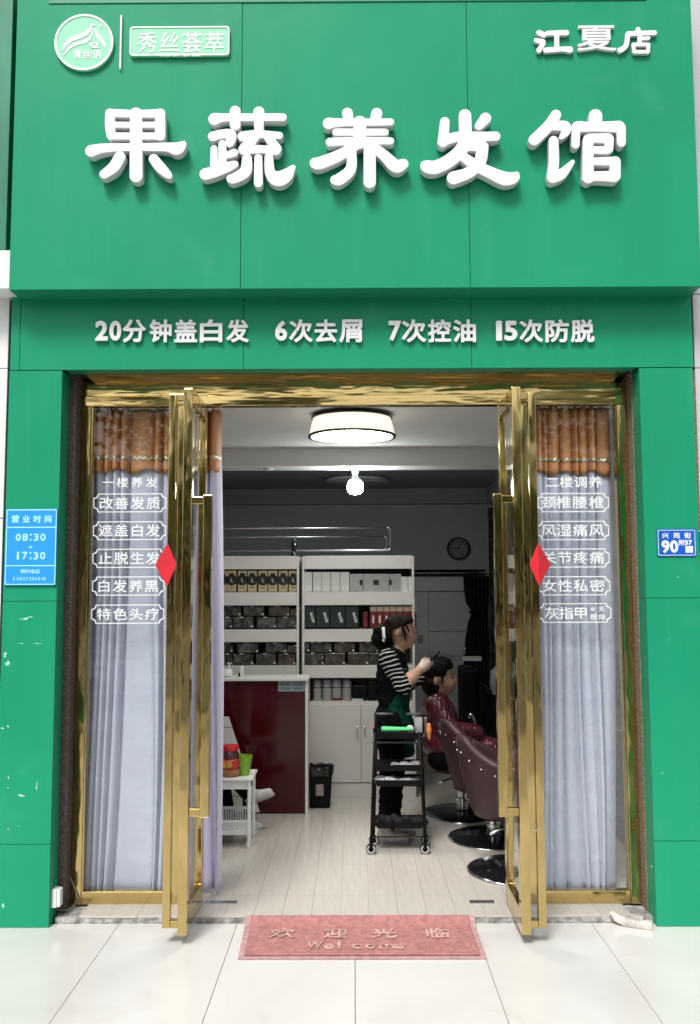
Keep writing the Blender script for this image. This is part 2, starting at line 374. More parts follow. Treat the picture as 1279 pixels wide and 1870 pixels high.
        me = bpy.data.meshes.new(name); me.from_pydata(V.tolist(), [], F.tolist())
        me.polygons.foreach_set('use_smooth', [True] * len(me.polygons)); me.polygons.foreach_set('material_index', FM.astype(int).tolist()); me.update(); return me
    def build(s, name, mats, parent=None):
        o = put(name, s.mesh(name), mats, parent); sm = o.modifiers.new('smooth', 'SMOOTH'); sm.iterations = 3; sm.factor = .4; return o
# ------------------------------------------------------------------ materials
WEATHER('green_panel', (.012, .280, .143), (.14, .46, .34), .34, bump=.14, speck=.3, streak=.05, spec=.16)
M('green_old', (.012, .20, .11), .5, var=.2, vs=4, stretch=(3, 3, .5))
M('green_soffit', (.012, .22, .12), .4, var=.05, vs=2)
M('core_dark', (.02, .05, .04), .8)
M('letter_white', (.82, .83, .85), .35, var=.03, vs=3)
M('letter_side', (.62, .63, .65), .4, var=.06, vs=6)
M('logo_green', S(133, 222, 172), .4, var=.03)
M('gold', (.66, .50, .215), .10, 1.0, var=.08, vs=5, bump=.40, bs=5.5, stretch=(1.7, 1.7, .55), bdist=.03, bd=1.5, rvar=.05)
M('gold_flat', (.64, .48, .20), .13, 1.0, var=.1, vs=4, bump=.10, bs=9, bdist=.01, rvar=.05)
M('gold_band', (.64, .48, .20), .10, 1.0, var=.12, vs=3, bump=.35, bs=4, stretch=(.35, 1, 2.2), bdist=.03, rvar=.05)
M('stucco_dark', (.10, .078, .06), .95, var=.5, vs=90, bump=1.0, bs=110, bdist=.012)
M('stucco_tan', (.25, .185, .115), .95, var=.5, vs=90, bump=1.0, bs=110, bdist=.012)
M('white_wall', (.74, .76, .77), .4, var=.03, vs=2)
M('grey_wall', (.50, .51, .54), .5, var=.06, vs=3)
WEATHER('tile_white', (.61, .60, .572), (.76, .74, .71), .13, bump=.03, speck=0, stain=(.40, .36, .31), tilevar=.03, streak=.05)
M('grout', (.40, .375, .34), .9, var=.2, vs=20)
M('plank_floor', (.52, .485, .44), .18, var=.045, vs=3, stretch=(14, 1.2, 1), rvar=.06, bump=.02, bs=4)
M('ledge_stone', (.34, .33, .31), .9, var=.5, vs=22, bump=.9, bs=45, bdist=.02)
M('curtain_grey', (.58, .58, .69), .8, var=.04, vs=6, bump=.12, bs=320, bdist=.002, sheen=.3)
M('curtain_lilac', (.60, .58, .75), .8, var=.04, vs=6, bump=.12, bs=320, bdist=.002, sheen=.3)
M('valance', (.60, .27, .11), .6, var=.10, vs=9, stretch=(3, 3, .6), bump=.15, bs=120, bdist=.003)
M('sequin', (.75, .66, .48), .3, .8, var=.5, vs=80, bump=.8, bs=200, bdist=.004)
GLASS('pane', (.95, .97, .97), .03, dirt=.05)
GLASS('door_pane', (.93, .96, .95), .035, dirt=.02)
M('vinyl', (.86, .88, .88), .5)
M('red_paper', (.62, .015, .03), .45, var=.12, vs=8)
M('sign_blue', S(46, 150, 235), .3, var=.03)
M('plate_blue', S(22, 88, 190), .3, var=.05)
M('print_white', (.85, .87, .88), .45)
M('print_cyan', S(170, 240, 255), .45)
M('plastic_white', (.76, .77, .76), .4, var=.03)
M('wire', (.25, .22, .19), .6)
M('mat_red', (.42, .185, .175), .95, var=.22, vs=36, bump=1.0, bs=260, bdist=.006)
M('mat_pale', (.54, .33, .29), .95, var=.45, vs=25, bump=.8, bs=200, bdist=.004)
M('mat_edge', (.42, .25, .25), .8, var=.2, vs=30)
M('rubble', (.50, .47, .43), .9, var=.35, vs=14, bump=.7, bs=40, bdist=.01)
M('asphalt', (.09, .09, .092), .9, var=.25, vs=30, bump=.3, bs=90)
M('paving_far', (.26, .25, .22), .85, var=.15, vs=3)

# ------------------------------------------------------------------ ground
GT = .056                                        # front of the door step
g = struct(MB().box(-14, 14, -8.2, -.001 + GT, -.35, -.016).build('pavement', 'grout'))
tile_me = {}
def tile(x0, x1, y0, y1):
    k = (round(x1 - x0, 3), round(y1 - y0, 3))
    if k not in tile_me: tile_me[k] = MB().box(0, k[0], 0, k[1], -.015, 0).mesh('tile')
    return put('tile', tile_me[k], 'tile_white', g, loc=(x0, y0, 0), bevel=.0015)
TW = .6045
for r in range(3):
    for i in range(-7, 7):
        x0 = -.003 + i * TW
        tile(x0 + .0012, x0 + TW - .0012, GT - 1.2 * (r + 1) + .0012, GT - 1.2 * r - .0012)
struct(MB().box(-14, 14, -8.2, GT - 3.602, -.015, -.002).build('grey_paving', 'paving_far'))
struct(MB().box(-60, 60, -19, -8.202, -.4, -.12).build('road', 'asphalt'))
struct(MB().box(-60, 60, -60, -19.002, -.4, .0).build('far_pavement', 'paving_far'))
# door step and shop floor
FL = .04
st = struct(MB().box(-1.545, 1.545, GT + .002, .36, -.02, FL - .012).build('door_step', 'ledge_stone'))
fl = struct(MB().box(-1.95, 1.95, .36, 6.6, -.1, FL - .012).build('shop_floor', 'grout'))
pk = {}
def plank(x, y0, y1, par):
    k = round(y1 - y0, 3)
    if k not in pk: pk[k] = MB().box(0, .1478, 0, k, -.0115, 0).mesh('plank')
    put('plank', pk[k], 'plank_floor', par, loc=(x, y0, FL))
for i in range(-10, 11):
    x = -.078 + i * .149
    if -1.53 < x < 1.4: plank(x, GT + rnd.uniform(-.004, .006), .3585, st)
for i in range(-13, 13):
    x = -.078 + i * .149
    if not (-1.93 < x < 1.79): continue
    y = .36 + .0005; y1 = .36 + (.3 + .31 * (i * 3 % 3)) * 1.0 + rnd.uniform(.1, .5)
    while y < 6.55:
        plank(x, y, min(y1, 6.58) - .0012, fl); y = y1; y1 = y + .92
for (u0, u1) in ((374, 433), (858, 903)):         # floor spring plates
    a = PZ(u0, 1648, FL); b = PZ(u1, 1648, FL)
    MB().box(a.x, b.x, .222, .268, FL - .002, FL + .004).build('spring_plate', 'steel_plate' if 'steel_plate' in MATS else M('steel_plate', (.55, .55, .54), .25, .9, var=.1), st, bevel=.001)

# ------------------------------------------------------------------ neighbours beside the shop front
zt = Z(640, -30, -.16)
nb = thing('neighbour_wall', 'white panelled wall of the shop next door beyond the hours sign', 'wall', (-2.4, .1, 0))
zs = [0, Z(8, 947, .03), Z(8, 673, .03), Z(8, 545, .03)]
for a, b in zip(zs, zs[1:]): MB().box(-3.6, -1.862, .03, .2, a + .002, b - .002).build('panel', 'white_wall', nb, bevel=.003)
MB().box(-3.6, -1.872, .06, .21, .0, zs[-1]).build('backing', 'core_dark', nb)
MB().box(-3.6, -1.80, -.12, .2, Z(8, 545, .03) + .002, Z(8, 545, .03) + .03).build('soffit', 'white_wall', nb)
MB().box(-3.6, -1.80, -.135, .2, Z(8, 527, -.135), Z(8, 457, -.135)).build('white_band', 'white_wall', nb, bevel=.003)
MB().box(-3.6, X(15.5, 300, -.13), -.13, .2, Z(8, 457, -.135) + .003, zt + .2).build('green_board', 'green_old', nb, bevel=.003)
nr = thing('neighbour_wall', 'pale grey panelled wall of the shop next door beyond the house number', 'wall', (2.4, .1, 0))
XN = X(1270.5, 700, .03)
zs = [0, Z(1274, 672, .03), Z(1274, 537, .03), zt + .2]
for a, b in zip(zs, zs[1:]): MB().box(XN, 3.6, .03, .2, a + .002, b - .002).build('panel', 'grey_wall', nr, bevel=.003)
MB().box(1.838, 3.6, .06, .21, .0, zt + .2).build('backing', 'core_dark', nr)
MB().box(X(1262, 700, .012), XN + .004, .034, .1, 0, Z(1266, 673, 0)).build('mortar_joint', 'stucco_tan', nr)

# ------------------------------------------------------------------ big sign board
YS = -.16
sg = thing('sign_board', 'big green fascia board with five large white raised characters', 'sign', (0, YS, 3.3))
xl, xr = X(20, 400, YS), X(1277, 400, YS); zb = Z(640, 526, YS)
MB().box(xl + .004, xr - .004, YS + .006, .12, zb + .006, zt).build('core', 'core_dark', sg)
xs = [xl, X(441, 300, YS), X(856, 300, YS), xr]
for a, b in zip(xs, xs[1:]): MB().box(a + .0015, b - .0015, YS + rnd.uniform(-.0012, .0012), YS + .0055, zb, zt).build('panel', 'green_panel', sg, bevel=.001)
MB().box(xl + .002, xr - .002, YS + .0065, .0, zb, zb + .0055).build('soffit_panel', 'green_soffit', sg)
for s, x in ((0, xl), (1, xr - .0045)): MB().box(x, x + .0045, YS + .0065, .1, zb + .007, zt).build('side_panel', 'green_panel', sg)
MB().box(X(90, 3, YS), X(1180, 3, YS), YS - .006, YS - .0005, Z(640, 3, YS - .006), zt).build('top_trim', 'green_soffit', sg, bevel=.004)
G1 = [  # strokes (x, y, half width) in crop units, one list per character
 (150, 180, 3.12, [[(158, 82, 26), (160, 150, 30), (165, 212, 24)], [(158, 82, 24), (300, 86, 22), (446, 84, 25)], [(446, 84, 28), (444, 150, 31), (446, 212, 28)], [(165, 149, 17), (446, 149, 17)], [(165, 213, 20), (446, 213, 20)],
   [(308, 85, 36), (308, 300, 37), (308, 440, 38)], [(52, 298, 35), (130, 281, 26), (308, 276, 22), (480, 276, 26), (540, 285, 37), (575, 262, 20)], [(215, 332, 33), (180, 390, 33), (125, 430, 26)], [(408, 343, 28), (445, 390, 31), (488, 432, 22), (503, 446, 8)]]),
 (150, 180, 3.12, [[(755, 116, 36), (820, 107, 23), (1000, 106, 22), (1145, 106, 22)], [(873, 72, 32), (873, 150, 31)], [(1008, 76, 32), (1008, 160, 27), (1010, 200, 24)],
   [(745, 215, 28), (800, 202, 27), (848, 206, 31), (845, 245, 26), (838, 262, 13)], [(800, 258, 22), (800, 370, 24)], [(752, 285, 19), (752, 390, 22)], [(832, 320, 20), (868, 308, 22)], [(703, 430, 34), (760, 415, 33), (840, 385, 27), (872, 372, 18)],
   [(915, 215, 29), (1000, 202, 23), (1125, 210, 20)], [(1000, 206, 22), (930, 282, 34)], [(920, 290, 30), (1020, 288, 23), (1105, 296, 26)], [(1062, 222, 24), (1110, 285, 28)],
   [(940, 342, 28), (930, 415, 34), (865, 455, 29), (845, 455, 22)], [(1005, 337, 22), (1005, 480, 25)], [(1065, 332, 24), (1072, 420, 30), (1112, 456, 44), (1160, 440, 40), (1202, 392, 14)]]),
 (550, 180, 3.12, [[(265, 82, 31), (272, 125, 28)], [(432, 84, 32), (420, 125, 28)], [(158, 141, 34), (240, 136, 23), (510, 133, 20)], [(200, 191, 21), (480, 191, 20)], [(165, 247, 24), (330, 241, 23), (510, 241, 20)], [(335, 135, 38), (335, 250, 38)],
   [(335, 243, 33), (240, 312, 33), (115, 365, 37), (82, 368, 33)], [(385, 256, 30), (470, 320, 31), (540, 384, 39), (583, 372, 30)], [(288, 300, 27), (284, 400, 31), (222, 458, 35), (195, 463, 28)], [(392, 272, 35), (392, 475, 36)]]),
 (550, 180, 3.12, [[(820, 132, 27), (813, 220, 31), (810, 244, 33)], [(810, 240, 31), (900, 216, 29), (1030, 216, 28), (1110, 214, 27)], [(935, 95, 36), (937, 200, 37), (920, 282, 39), (850, 350, 39), (770, 390, 40), (722, 388, 38), (700, 375, 18)],
   [(1052, 112, 33), (1015, 155, 24)], [(952, 268, 30), (1035, 270, 31)], [(1035, 276, 35), (1020, 360, 35), (960, 420, 33), (870, 452, 39)], [(930, 335, 27), (1000, 382, 33), (1080, 422, 35), (1160, 455, 41), (1213, 450, 32), (1230, 430, 13)]]),
 (950, 180, 6.09, [[(400, 182, 60), (320, 302, 63), (160, 458, 64)], [(350, 302, 50), (500, 306, 60), (510, 365, 50), (462, 428, 24)], [(375, 468, 54), (380, 700, 57), (362, 860, 60)], [(365, 880, 62), (470, 832, 58), (588, 702, 20)],
   [(842, 190, 76), (846, 285, 72)], [(640, 312, 62), (840, 312, 56), (1102, 312, 68)], [(625, 322, 47), (620, 510, 45)], [(1125, 322, 53), (1130, 490, 47)], [(760, 452, 58), (760, 880, 65)], [(770, 440, 50), (982, 440, 57)], [(992, 450, 55), (992, 560, 46)], [(770, 570, 41), (970, 573, 44)],
   [(770, 696, 39), (1050, 696, 51)], [(1060, 702, 62), (1060, 860, 62)], [(752, 880, 60), (842, 862, 55), (1050, 866, 64)]])]
LD = .055
for (ox, oy, sc, st_) in G1:
    k = sc / 3.12; loops = strokes_outline([[(a / k, b / k, r / k * .905) for a, b, r in s] for s in st_], h=2.0)
    lw = [[(lambda p: (p.x, p.z))(P(ox + a / 3.12, oy + b / 3.12, YS - .012 - LD)) for a, b in L] for L in loops]
    me = outline_mesh('letter', lw, LD, .003); me.materials.append(MATS['letter_white']); me.materials.append(MATS['letter_side'])
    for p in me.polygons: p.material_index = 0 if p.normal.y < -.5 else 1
    o = put('letter', me, None, sg, loc=(0, YS - .012 - LD, 0))
    u = ox + sum(a for L in loops for a, b in L) / sum(len(L) for L in loops) / 3.12
    for q in range(3):   # stand-off studs
        L = loops[0]; a, b = L[(q * 7 + 3) * len(L) // 24 % len(L)]; c = P(ox + a / 3.12, oy + b / 3.12, YS - .02)
        MB().lathe([(.004, -.004), (.004, .004)], c, 8).build('stud', 'letter_side', o)
E3 = [[[(690, 118, 9), (708, 126, 9)], [(680, 146, 8), (704, 152, 9)], [(690, 182, 9), (706, 158, 7)], [(722, 120, 8), (790, 118, 9)], [(755, 120, 8), (755, 180, 8)], [(715, 182, 9), (775, 178, 8), (803, 180, 11)]],
      [[(850, 112, 9), (945, 110, 7)], [(868, 125, 6), (868, 165, 6)], [(868, 126, 4), (920, 126, 4)], [(920, 127, 6), (920, 165, 6)], [(868, 140, 2.6), (920, 140, 2.6)], [(868, 153, 2.6), (920, 153, 2.6)], [(868, 166, 3.6), (920, 166, 3.6)],
       [(882, 170, 6), (837, 184, 8)], [(864, 177, 5), (912, 173, 6)], [(912, 174, 6), (885, 186, 8), (838, 189, 6)], [(872, 176, 6), (935, 187, 9), (958, 180, 8)]],
      [[(1052, 106, 8), (1055, 118, 7)], [(1015, 122, 8), (1112, 118, 8)], [(1015, 122, 8), (1008, 165, 8), (986, 182, 9)], [(1058, 125, 7), (1058, 155, 7)], [(1060, 140, 6), (1090, 138, 6)], [(1035, 162, 6), (1038, 188, 6)], [(1035, 161, 6), (1090, 161, 6)], [(1090, 162, 6), (1088, 188, 6)], [(1038, 188, 6), (1088, 188, 6)]]]
for kk, st_ in enumerate(E3):
    if kk == 1:
        m = MB(); write(m, '夏', 640 + 826 / 2, 101 / 2, 640 + 966 / 2, 193 / 2, YS - .002, .02, .008, True, 4); m.build('letter', 'letter_white', sg); continue
    loops = strokes_outline(st_, h=1.0, pad=4)
    lw = [[(lambda p: (p.x, p.z))(P(640 + a / 2.0, b / 2.0, YS - .024)) for a, b in L] for L in loops]
    me = outline_mesh('letter', lw, .02, .0015); me.materials.append(MATS['letter_white']); me.materials.append(MATS['letter_side'])
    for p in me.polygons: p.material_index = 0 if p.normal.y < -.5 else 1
    put('letter', me, None, sg, loc=(0, YS - .022, 0))
# round logo, bar and name plate
def ringpts(c, r, n=56): return [(c[0] + r * math.cos(2 * math.pi * i / n), c[1] + r * math.sin(2 * math.pi * i / n)) for i in range(n)]
lc = P(153.5, 77, YS - .02); lr = (X(207, 77, YS) - X(100, 77, YS)) / 2
ld = MB().prism(ringpts((lc.x, lc.z), lr), YS - .018, YS - .001).build('logo_disc', 'logo_green', sg, bevel=.002)
me = outline_mesh('ring', [ringpts((lc.x, lc.z), lr), ringpts((lc.x, lc.z), lr * .93)[::-1]], .004); put('ring', me, 'letter_white', ld, loc=(0, YS - .022, 0))
def lp(a, b): p = P(90 + a / 3.762, 15 + b / 3.762, YS - .021); return (p.x, p.z)
SW = [[(92, 290), (100, 250), (125, 215), (165, 190), (205, 180), (245, 160), (275, 138), (288, 122), (293, 130), (285, 160), (262, 185), (225, 205), (180, 218), (145, 235), (115, 262), (100, 290)],
      [(100, 330), (112, 290), (140, 255), (180, 235), (225, 225), (262, 205), (290, 172), (299, 140), (302, 135), (300, 180), (285, 215), (250, 240), (205, 250), (160, 268), (130, 290)],
      [(312, 138), (322, 135), (330, 165), (352, 190), (375, 215), (388, 245), (388, 276), (375, 255), (350, 228), (325, 195), (314, 165)]]
for L in SW: put('swoosh', outline_mesh('swoosh', [[lp(*q) for q in L]], .003), 'letter_white', ld, loc=(0, YS - .021, 0))
m = MB()
for c, a in (((298, 112), 13), ((284, 118), 6), ((312, 118), 6)):
    q = lp(*c); m.prism(ringpts(q, .0006 * a, 12), YS - .021, YS - .0178)
m.build('leaf_mark', 'letter_white', ld)
me = outline_mesh('eye_mark', [[lp(273, 248), lp(295, 234), lp(325, 234), lp(347, 246), lp(330, 262), lp(352, 274), lp(290, 272), lp(302, 262), lp(285, 260)][::-1], [lp(292, 248), lp(308, 242), lp(328, 246), lp(312, 256)]], .003); put('eye_mark', me, 'letter_white', ld, loc=(0, YS - .021, 0))
m = MB()
for ch, a in (('青', 168), ('丝', 232), ('俏', 302)): write(m, ch, *(90 + a / 3.762, 15 + 284 / 3.762), 90 + (a + 58) / 3.762, 15 + 348 / 3.762, YS - .0178, .003, .012)
m.build('lettering', 'letter_white', ld); m = MB()
write(m, 'R', 90 + 350 / 3.762, 15 + 114 / 3.762, 90 + 363 / 3.762, 15 + 130 / 3.762, YS - .0178, .003, 0, True)
m.build('registered_mark', 'letter_white', ld)
c = lp(356, 122); put('ring', outline_mesh('ring', [ringpts(c, .0107, 20), ringpts(c, .0085, 20)[::-1]], .003), 'letter_white', ld, loc=(0, YS - .021, 0))
p0, p1 = P(219.5, 128, YS), P(224.5, 31, YS); MB().box(p0.x, p1.x, YS - .016, YS - .001, p0.z, p1.z).build('divider_bar', 'letter_white', sg, bevel=.002)
def rrect(x0, x1, z0, z1, r, n=5):
    out = []
    for cx, cz, a in ((x1 - r, z1 - r, 0), (x0 + r, z1 - r, 90), (x0 + r, z0 + r, 180), (x1 - r, z0 + r, 270)):
        out += [(cx + r * math.cos(R(a + 90 * i / n)), cz + r * math.sin(R(a + 90 * i / n))) for i in range(n + 1)]
    return out
p0, p1 = P(238.5, 106, YS), P(420.5, 52, YS)
npl = MB().prism(rrect(p0.x, p1.x, p0.z, p1.z, .018), YS - .018, YS - .001).build('name_plate', 'logo_green', sg, bevel=.002)
put('border', outline_mesh('border', [rrect(p0.x, p1.x, p0.z, p1.z, .018), rrect(p0.x + .0075, p1.x - .0075, p0.z + .0075, p1.z - .0075, .013)[::-1]], .004), 'letter_white', npl, loc=(0, YS - .022, 0))
m = MB()
for ch, a in (('秀', 605), ('丝', 757), ('荟', 912), ('萃', 1065)): write(m, ch, 90 + a / 3.762, 15 + 165 / 3.762, 90 + (a + 140) / 3.762, 15 + 305 / 3.762, YS - .0178, .003, .006)
m.build('lettering', 'letter_white', npl); m = MB()
write(m, 'XIU SI HUI CUI', 90 + 765 / 3.762, 15 + 308 / 3.762, 90 + 1045 / 3.762, 15 + 333 / 3.762, YS - .0226, .002, .006, True)
m.build('lettering', 'letter_white', npl)

# ------------------------------------------------------------------ lower fascia with the row of small raised characters
fa = thing('lower_fascia', 'lower green fascia strip with a row of small white characters', 'sign', (0, 0, 2.9))
zf0, zf1 = Z(640, 673, 0), Z(640, 546, 0); fx0, fx1 = X(20, 600, 0), X(1265, 600, 0)
MB().box(fx0 + .004, fx1 - .004, .006, .13, zf0 + .006, zf1 + .04).build('core', 'core_dark', fa)
xs = [fx0, X(37, 610, 0), X(445, 610, 0), X(861, 610, 0), fx1]
for a, b in zip(xs, xs[1:]): MB().box(a + .0015, b - .0015, rnd.uniform(-.0012, .0012), .0055, zf0, zf1 + .04).build('panel', 'green_panel', fa, bevel=.001)
MB().box(fx0 + .3, fx1 - .3, .0065, .1, zf0, zf0 + .0055).build('soffit_panel', 'green_soffit', fa)
R2 = [('2', 350, 398), ('0', 402, 446), ('分', 450, 535), ('钟', 548, 630), ('盖', 638, 722), ('白', 732, 814), ('发', 828, 910), ('6', 1006, 1050), ('次', 1058, 1142), ('去', 1150, 1232), ('屑', 1240, 1324),
      ('7', 1420, 1465), ('次', 1468, 1555), ('控', 1564, 1646), ('油', 1655, 1737), ('1', 1812, 1832), ('5', 1842, 1888), ('次', 1898, 1980), ('防', 1992, 2076), ('脱', 2085, 2168)]
for ch, a, b in R2:
    m = MB(); vs_ = (174, 246) if ch.isascii() else (169, 252)
    write(m, ch, a / 2, 500 + vs_[0] / 2, b / 2, 500 + vs_[1] / 2, -.008, .014,   .026 if not ch.isascii() else .034, fit=True, res=4)
    o = m.build('letter', 'letter_white', fa)

# ------------------------------------------------------------------ green pillars
xpL, xpR = -1.558, X(1168, 690, 0)
def pillar(lab, x0, x1, rows, uu, inner):
    t = thing('pillar', lab, 'pillar', ((x0 + x1) / 2, .05, 0))
    zz = [0] + [Z(uu, r, 0) for r in rows] + [zf0 - .003]
    MB().box(x0 + .006, x1 - .006, .007, .128, .002, zf0 - .004).build('core', 'core_dark', t)
    for a, b in zip(zz, zz[1:]):
        MB().box(x0, x1, rnd.uniform(-.0008, .001), .006, a + .0015, b - .0015).build('panel', 'green_panel', t, bevel=.001)
        xi = (x1 - .0055, x1) if inner > 0 else (x0, x0 + .0055); MB().box(*xi, .0065, .128, a + .0012, b - .0012).build('return_panel', 'green_panel', t, bevel=.0008)
    return t
pl = pillar('green clad pillar carrying the blue opening hours sign', fx0, xpL, (1542, 1098), 50, 1)
pr = pillar('green clad pillar carrying the blue house number plate', xpR, X(1266, 700, 0), (1536, 1092), 1220, -1)
# scraps of torn stickers left on the pillars
M('scrap', (.36, .64, .53), .7, var=.4, vs=90)
def scraps(par, items):
    for (u, v, w, h) in items:
        c = P(u, v, 0); k = .0024; n = 14
        pts = []
        for i in range(n):
            a = 2 * math.pi * i / n; rr = rnd.uniform(.2, 1.1); pts.append((c.x + w / 2 * k * rr * math.cos(a), c.z + h / 2 * k * rr * math.sin(a)))
        MB().prism(pts, -.0012, -.0002).build('sticker_scrap', 'scrap', par)
scraps(pl, [(10, 1195, 9, 14), (13, 1213, 16, 16), (5, 1330, 8, 6), (15, 1326, 8, 6), (16, 1421, 4, 9), (15, 1438, 8, 5), (67, 1436, 5, 24), (40, 1453, 26, 6), (35, 1509, 3, 3), (15, 1514, 6, 2), (6, 1654, 5, 14), (45, 1130, 28, 5), (58, 1127, 22, 3), (70, 1175, 30, 2), (40, 1175, 18, 3)])
scraps(pr, [(1222, 1168, 3, 3), (1210, 1412, 7, 3), (1190, 1582, 3, 4), (1238, 1054, 4, 4)])
# ------------------------------------------------------------------ gold frame round the doorway
YF = .215; YB = .275                                # frame front and back
df = thing('door_frame', 'polished gold metal frame round the shop doorway', 'frame', (0, YF, FL))
zh0, zh1, zh2 = Z(640, 740, YF), Z(640, 721, YF), zf0 + .002
xo0, xo1 = -1.517, -1.462                           # outer post
xi0, xi1 = -.975, -.893                             # post between window and door
MB().box(xo0, -xo0, YF, YB, zh0, zh1).build('header', 'gold_band', df, bevel=.003)
MB().box(xo0, -xo0, YF + .012, YB, zh1 + .001, zh2).build('fascia_strip', 'gold_band', df, bevel=.002)
MB().box(xo1 - .005, -xo1 + .005, .102, YF + .011, zh2 - .004, zh2 + .001).build('soffit_strip', 'gold_band', df)
for s in (-1, 1):
    a, b = sorted((s * abs(xo0), s * abs(xo1))); MB().box(a, b, YF, YB, FL, zh0 - .001).build('post', 'gold', df, bevel=.003)
    a, b = sorted((s * abs(xi0), s * abs(xi1))); MB().box(a, b, YF, YB, FL, zh0 - .001).build('post', 'gold', df, bevel=.003)
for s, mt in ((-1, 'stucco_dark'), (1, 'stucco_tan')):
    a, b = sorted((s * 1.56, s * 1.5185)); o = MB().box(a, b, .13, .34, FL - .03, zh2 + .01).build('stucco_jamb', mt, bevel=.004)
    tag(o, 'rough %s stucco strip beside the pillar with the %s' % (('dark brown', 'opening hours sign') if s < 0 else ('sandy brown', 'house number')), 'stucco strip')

# ------------------------------------------------------------------ side windows with vinyl writing
def notch(x0, x1, z0, z1, r):
    out = []
    for cx, cz, a in ((x1, z1, 270), (x0, z1, 360), (x0, z0, 90), (x1, z0, 180)):
        out += [(cx + r * math.cos(R(a - 90 * i / 5)), cz + r * math.sin(R(a - 90 * i / 5))) for i in range(6)]
    return out
def side_window(lab, s, zoom, u0, v0, head, boxes, lines, extra=None):
    w = thing('side_window', lab, 'window', (s * 1.2, YF, FL))
    a, b = sorted((s * (abs(xo1) - .001), s * (abs(xi0) + .001)))
    MB().box(a, b, YF + .004, YB - .004, FL, Z(220, 1629, YF)).build('bottom_rail', 'gold_flat', w, bevel=.003)
    for x in (a, b - .008): MB().box(x, x + .008, YF + .01, YB - .008, Z(220, 1629, YF) + .001, zh0 - .002).build('bead', 'gold_flat', w)
    yp = YF + .02; pn = MB().box(a + .008, b - .008, yp, yp + .008, Z(220, 1629, YF), zh0 - .002).build('glass_pane', 'pane', w)
    px = lambda x: u0 + x / zoom; py = lambda y: v0 + y / zoom
    m = MB()
    for ch, cx in zip(head[0], head[1]): write(m, ch, px(cx - 38), py(head[2] - 32), px(cx + 38), py(head[2] + 32), yp - .0006, .0006, .006, res=2)
    m.build('lettering', 'vinyl', pn)
    for (bx0, bx1, by0, by1), (txt, cs, cy, hw) in zip(boxes, lines):
        p0 = P(px(bx0), py(by1), yp); p1 = P(px(bx1), py(by0), yp); r = .024
        o1 = notch(p0.x, p1.x, p0.z, p1.z, r); t = .0048; o2 = notch(p0.x + t, p1.x - t, p0.z + t, p1.z - t, r)
        put('border', outline_mesh('border', [o1, o2[::-1]], .0006), 'vinyl', pn, loc=(0, yp - .0012, 0))
        m = MB()
        for ch, cx in zip(txt, cs): write(m, ch, px(cx - hw), py(cy - hw * .84), px(cx + hw), py(cy + hw * .84), yp - .0006, .0006, .008, res=2)
        if extra and txt == extra[0]:
            for ch, cx, cy2, k in extra[1]: write(m, ch, px(cx - k), py(cy2 - k * .85), px(cx + k), py(cy2 + k * .85), yp - .0006, .0006, .008, res=2, fit=ch.isascii())
        m.build('lettering', 'vinyl', pn)
    return w
side_window('tall gold framed window with white vinyl writing beside the opening hours sign', -1, 3.553, 80, 660, ('一楼养发', (420, 512, 605, 700), 785),
    [(323, 797, 856, 980), (320, 795, 1037, 1160), (316, 790, 1215, 1340), (313, 785, 1395, 1520), (307, 783, 1577, 1702)],
    [('改善发质', (405, 505, 610, 712), 920, 46), ('遮盖白发', (402, 503, 608, 710), 1097, 46), ('止脱生发', (400, 503, 608, 708), 1277, 46), ('白发养黑', (392, 495, 598, 700), 1458, 46), ('特色头疗', (390, 497, 600, 703), 1640, 46)])
side_window('tall gold framed window with white vinyl writing beside the house number plate', 1, 3.2055, 880, 660, ('二楼调养', (415, 495, 580, 665), 706),
    [(328, 743, 770, 883), (328, 743, 933, 1047), (328, 747, 1095, 1207), (332, 750, 1257, 1370), (335, 757, 1415, 1530)],
    [('颈椎腰椎', (392, 480, 575, 672), 825, 42), ('风湿痛风', (392, 482, 577, 672), 988, 42), ('关节疼痛', (395, 485, 578, 675), 1148, 42), ('女性私密', (398, 488, 580, 677), 1313, 42), ('灰指甲', (412, 495, 580), 1473, 42)],
    ('灰指甲', [('8', 650, 1450, 12), ('天', 702, 1450, 20), ('根', 655, 1495, 20), ('除', 705, 1495, 20)]))

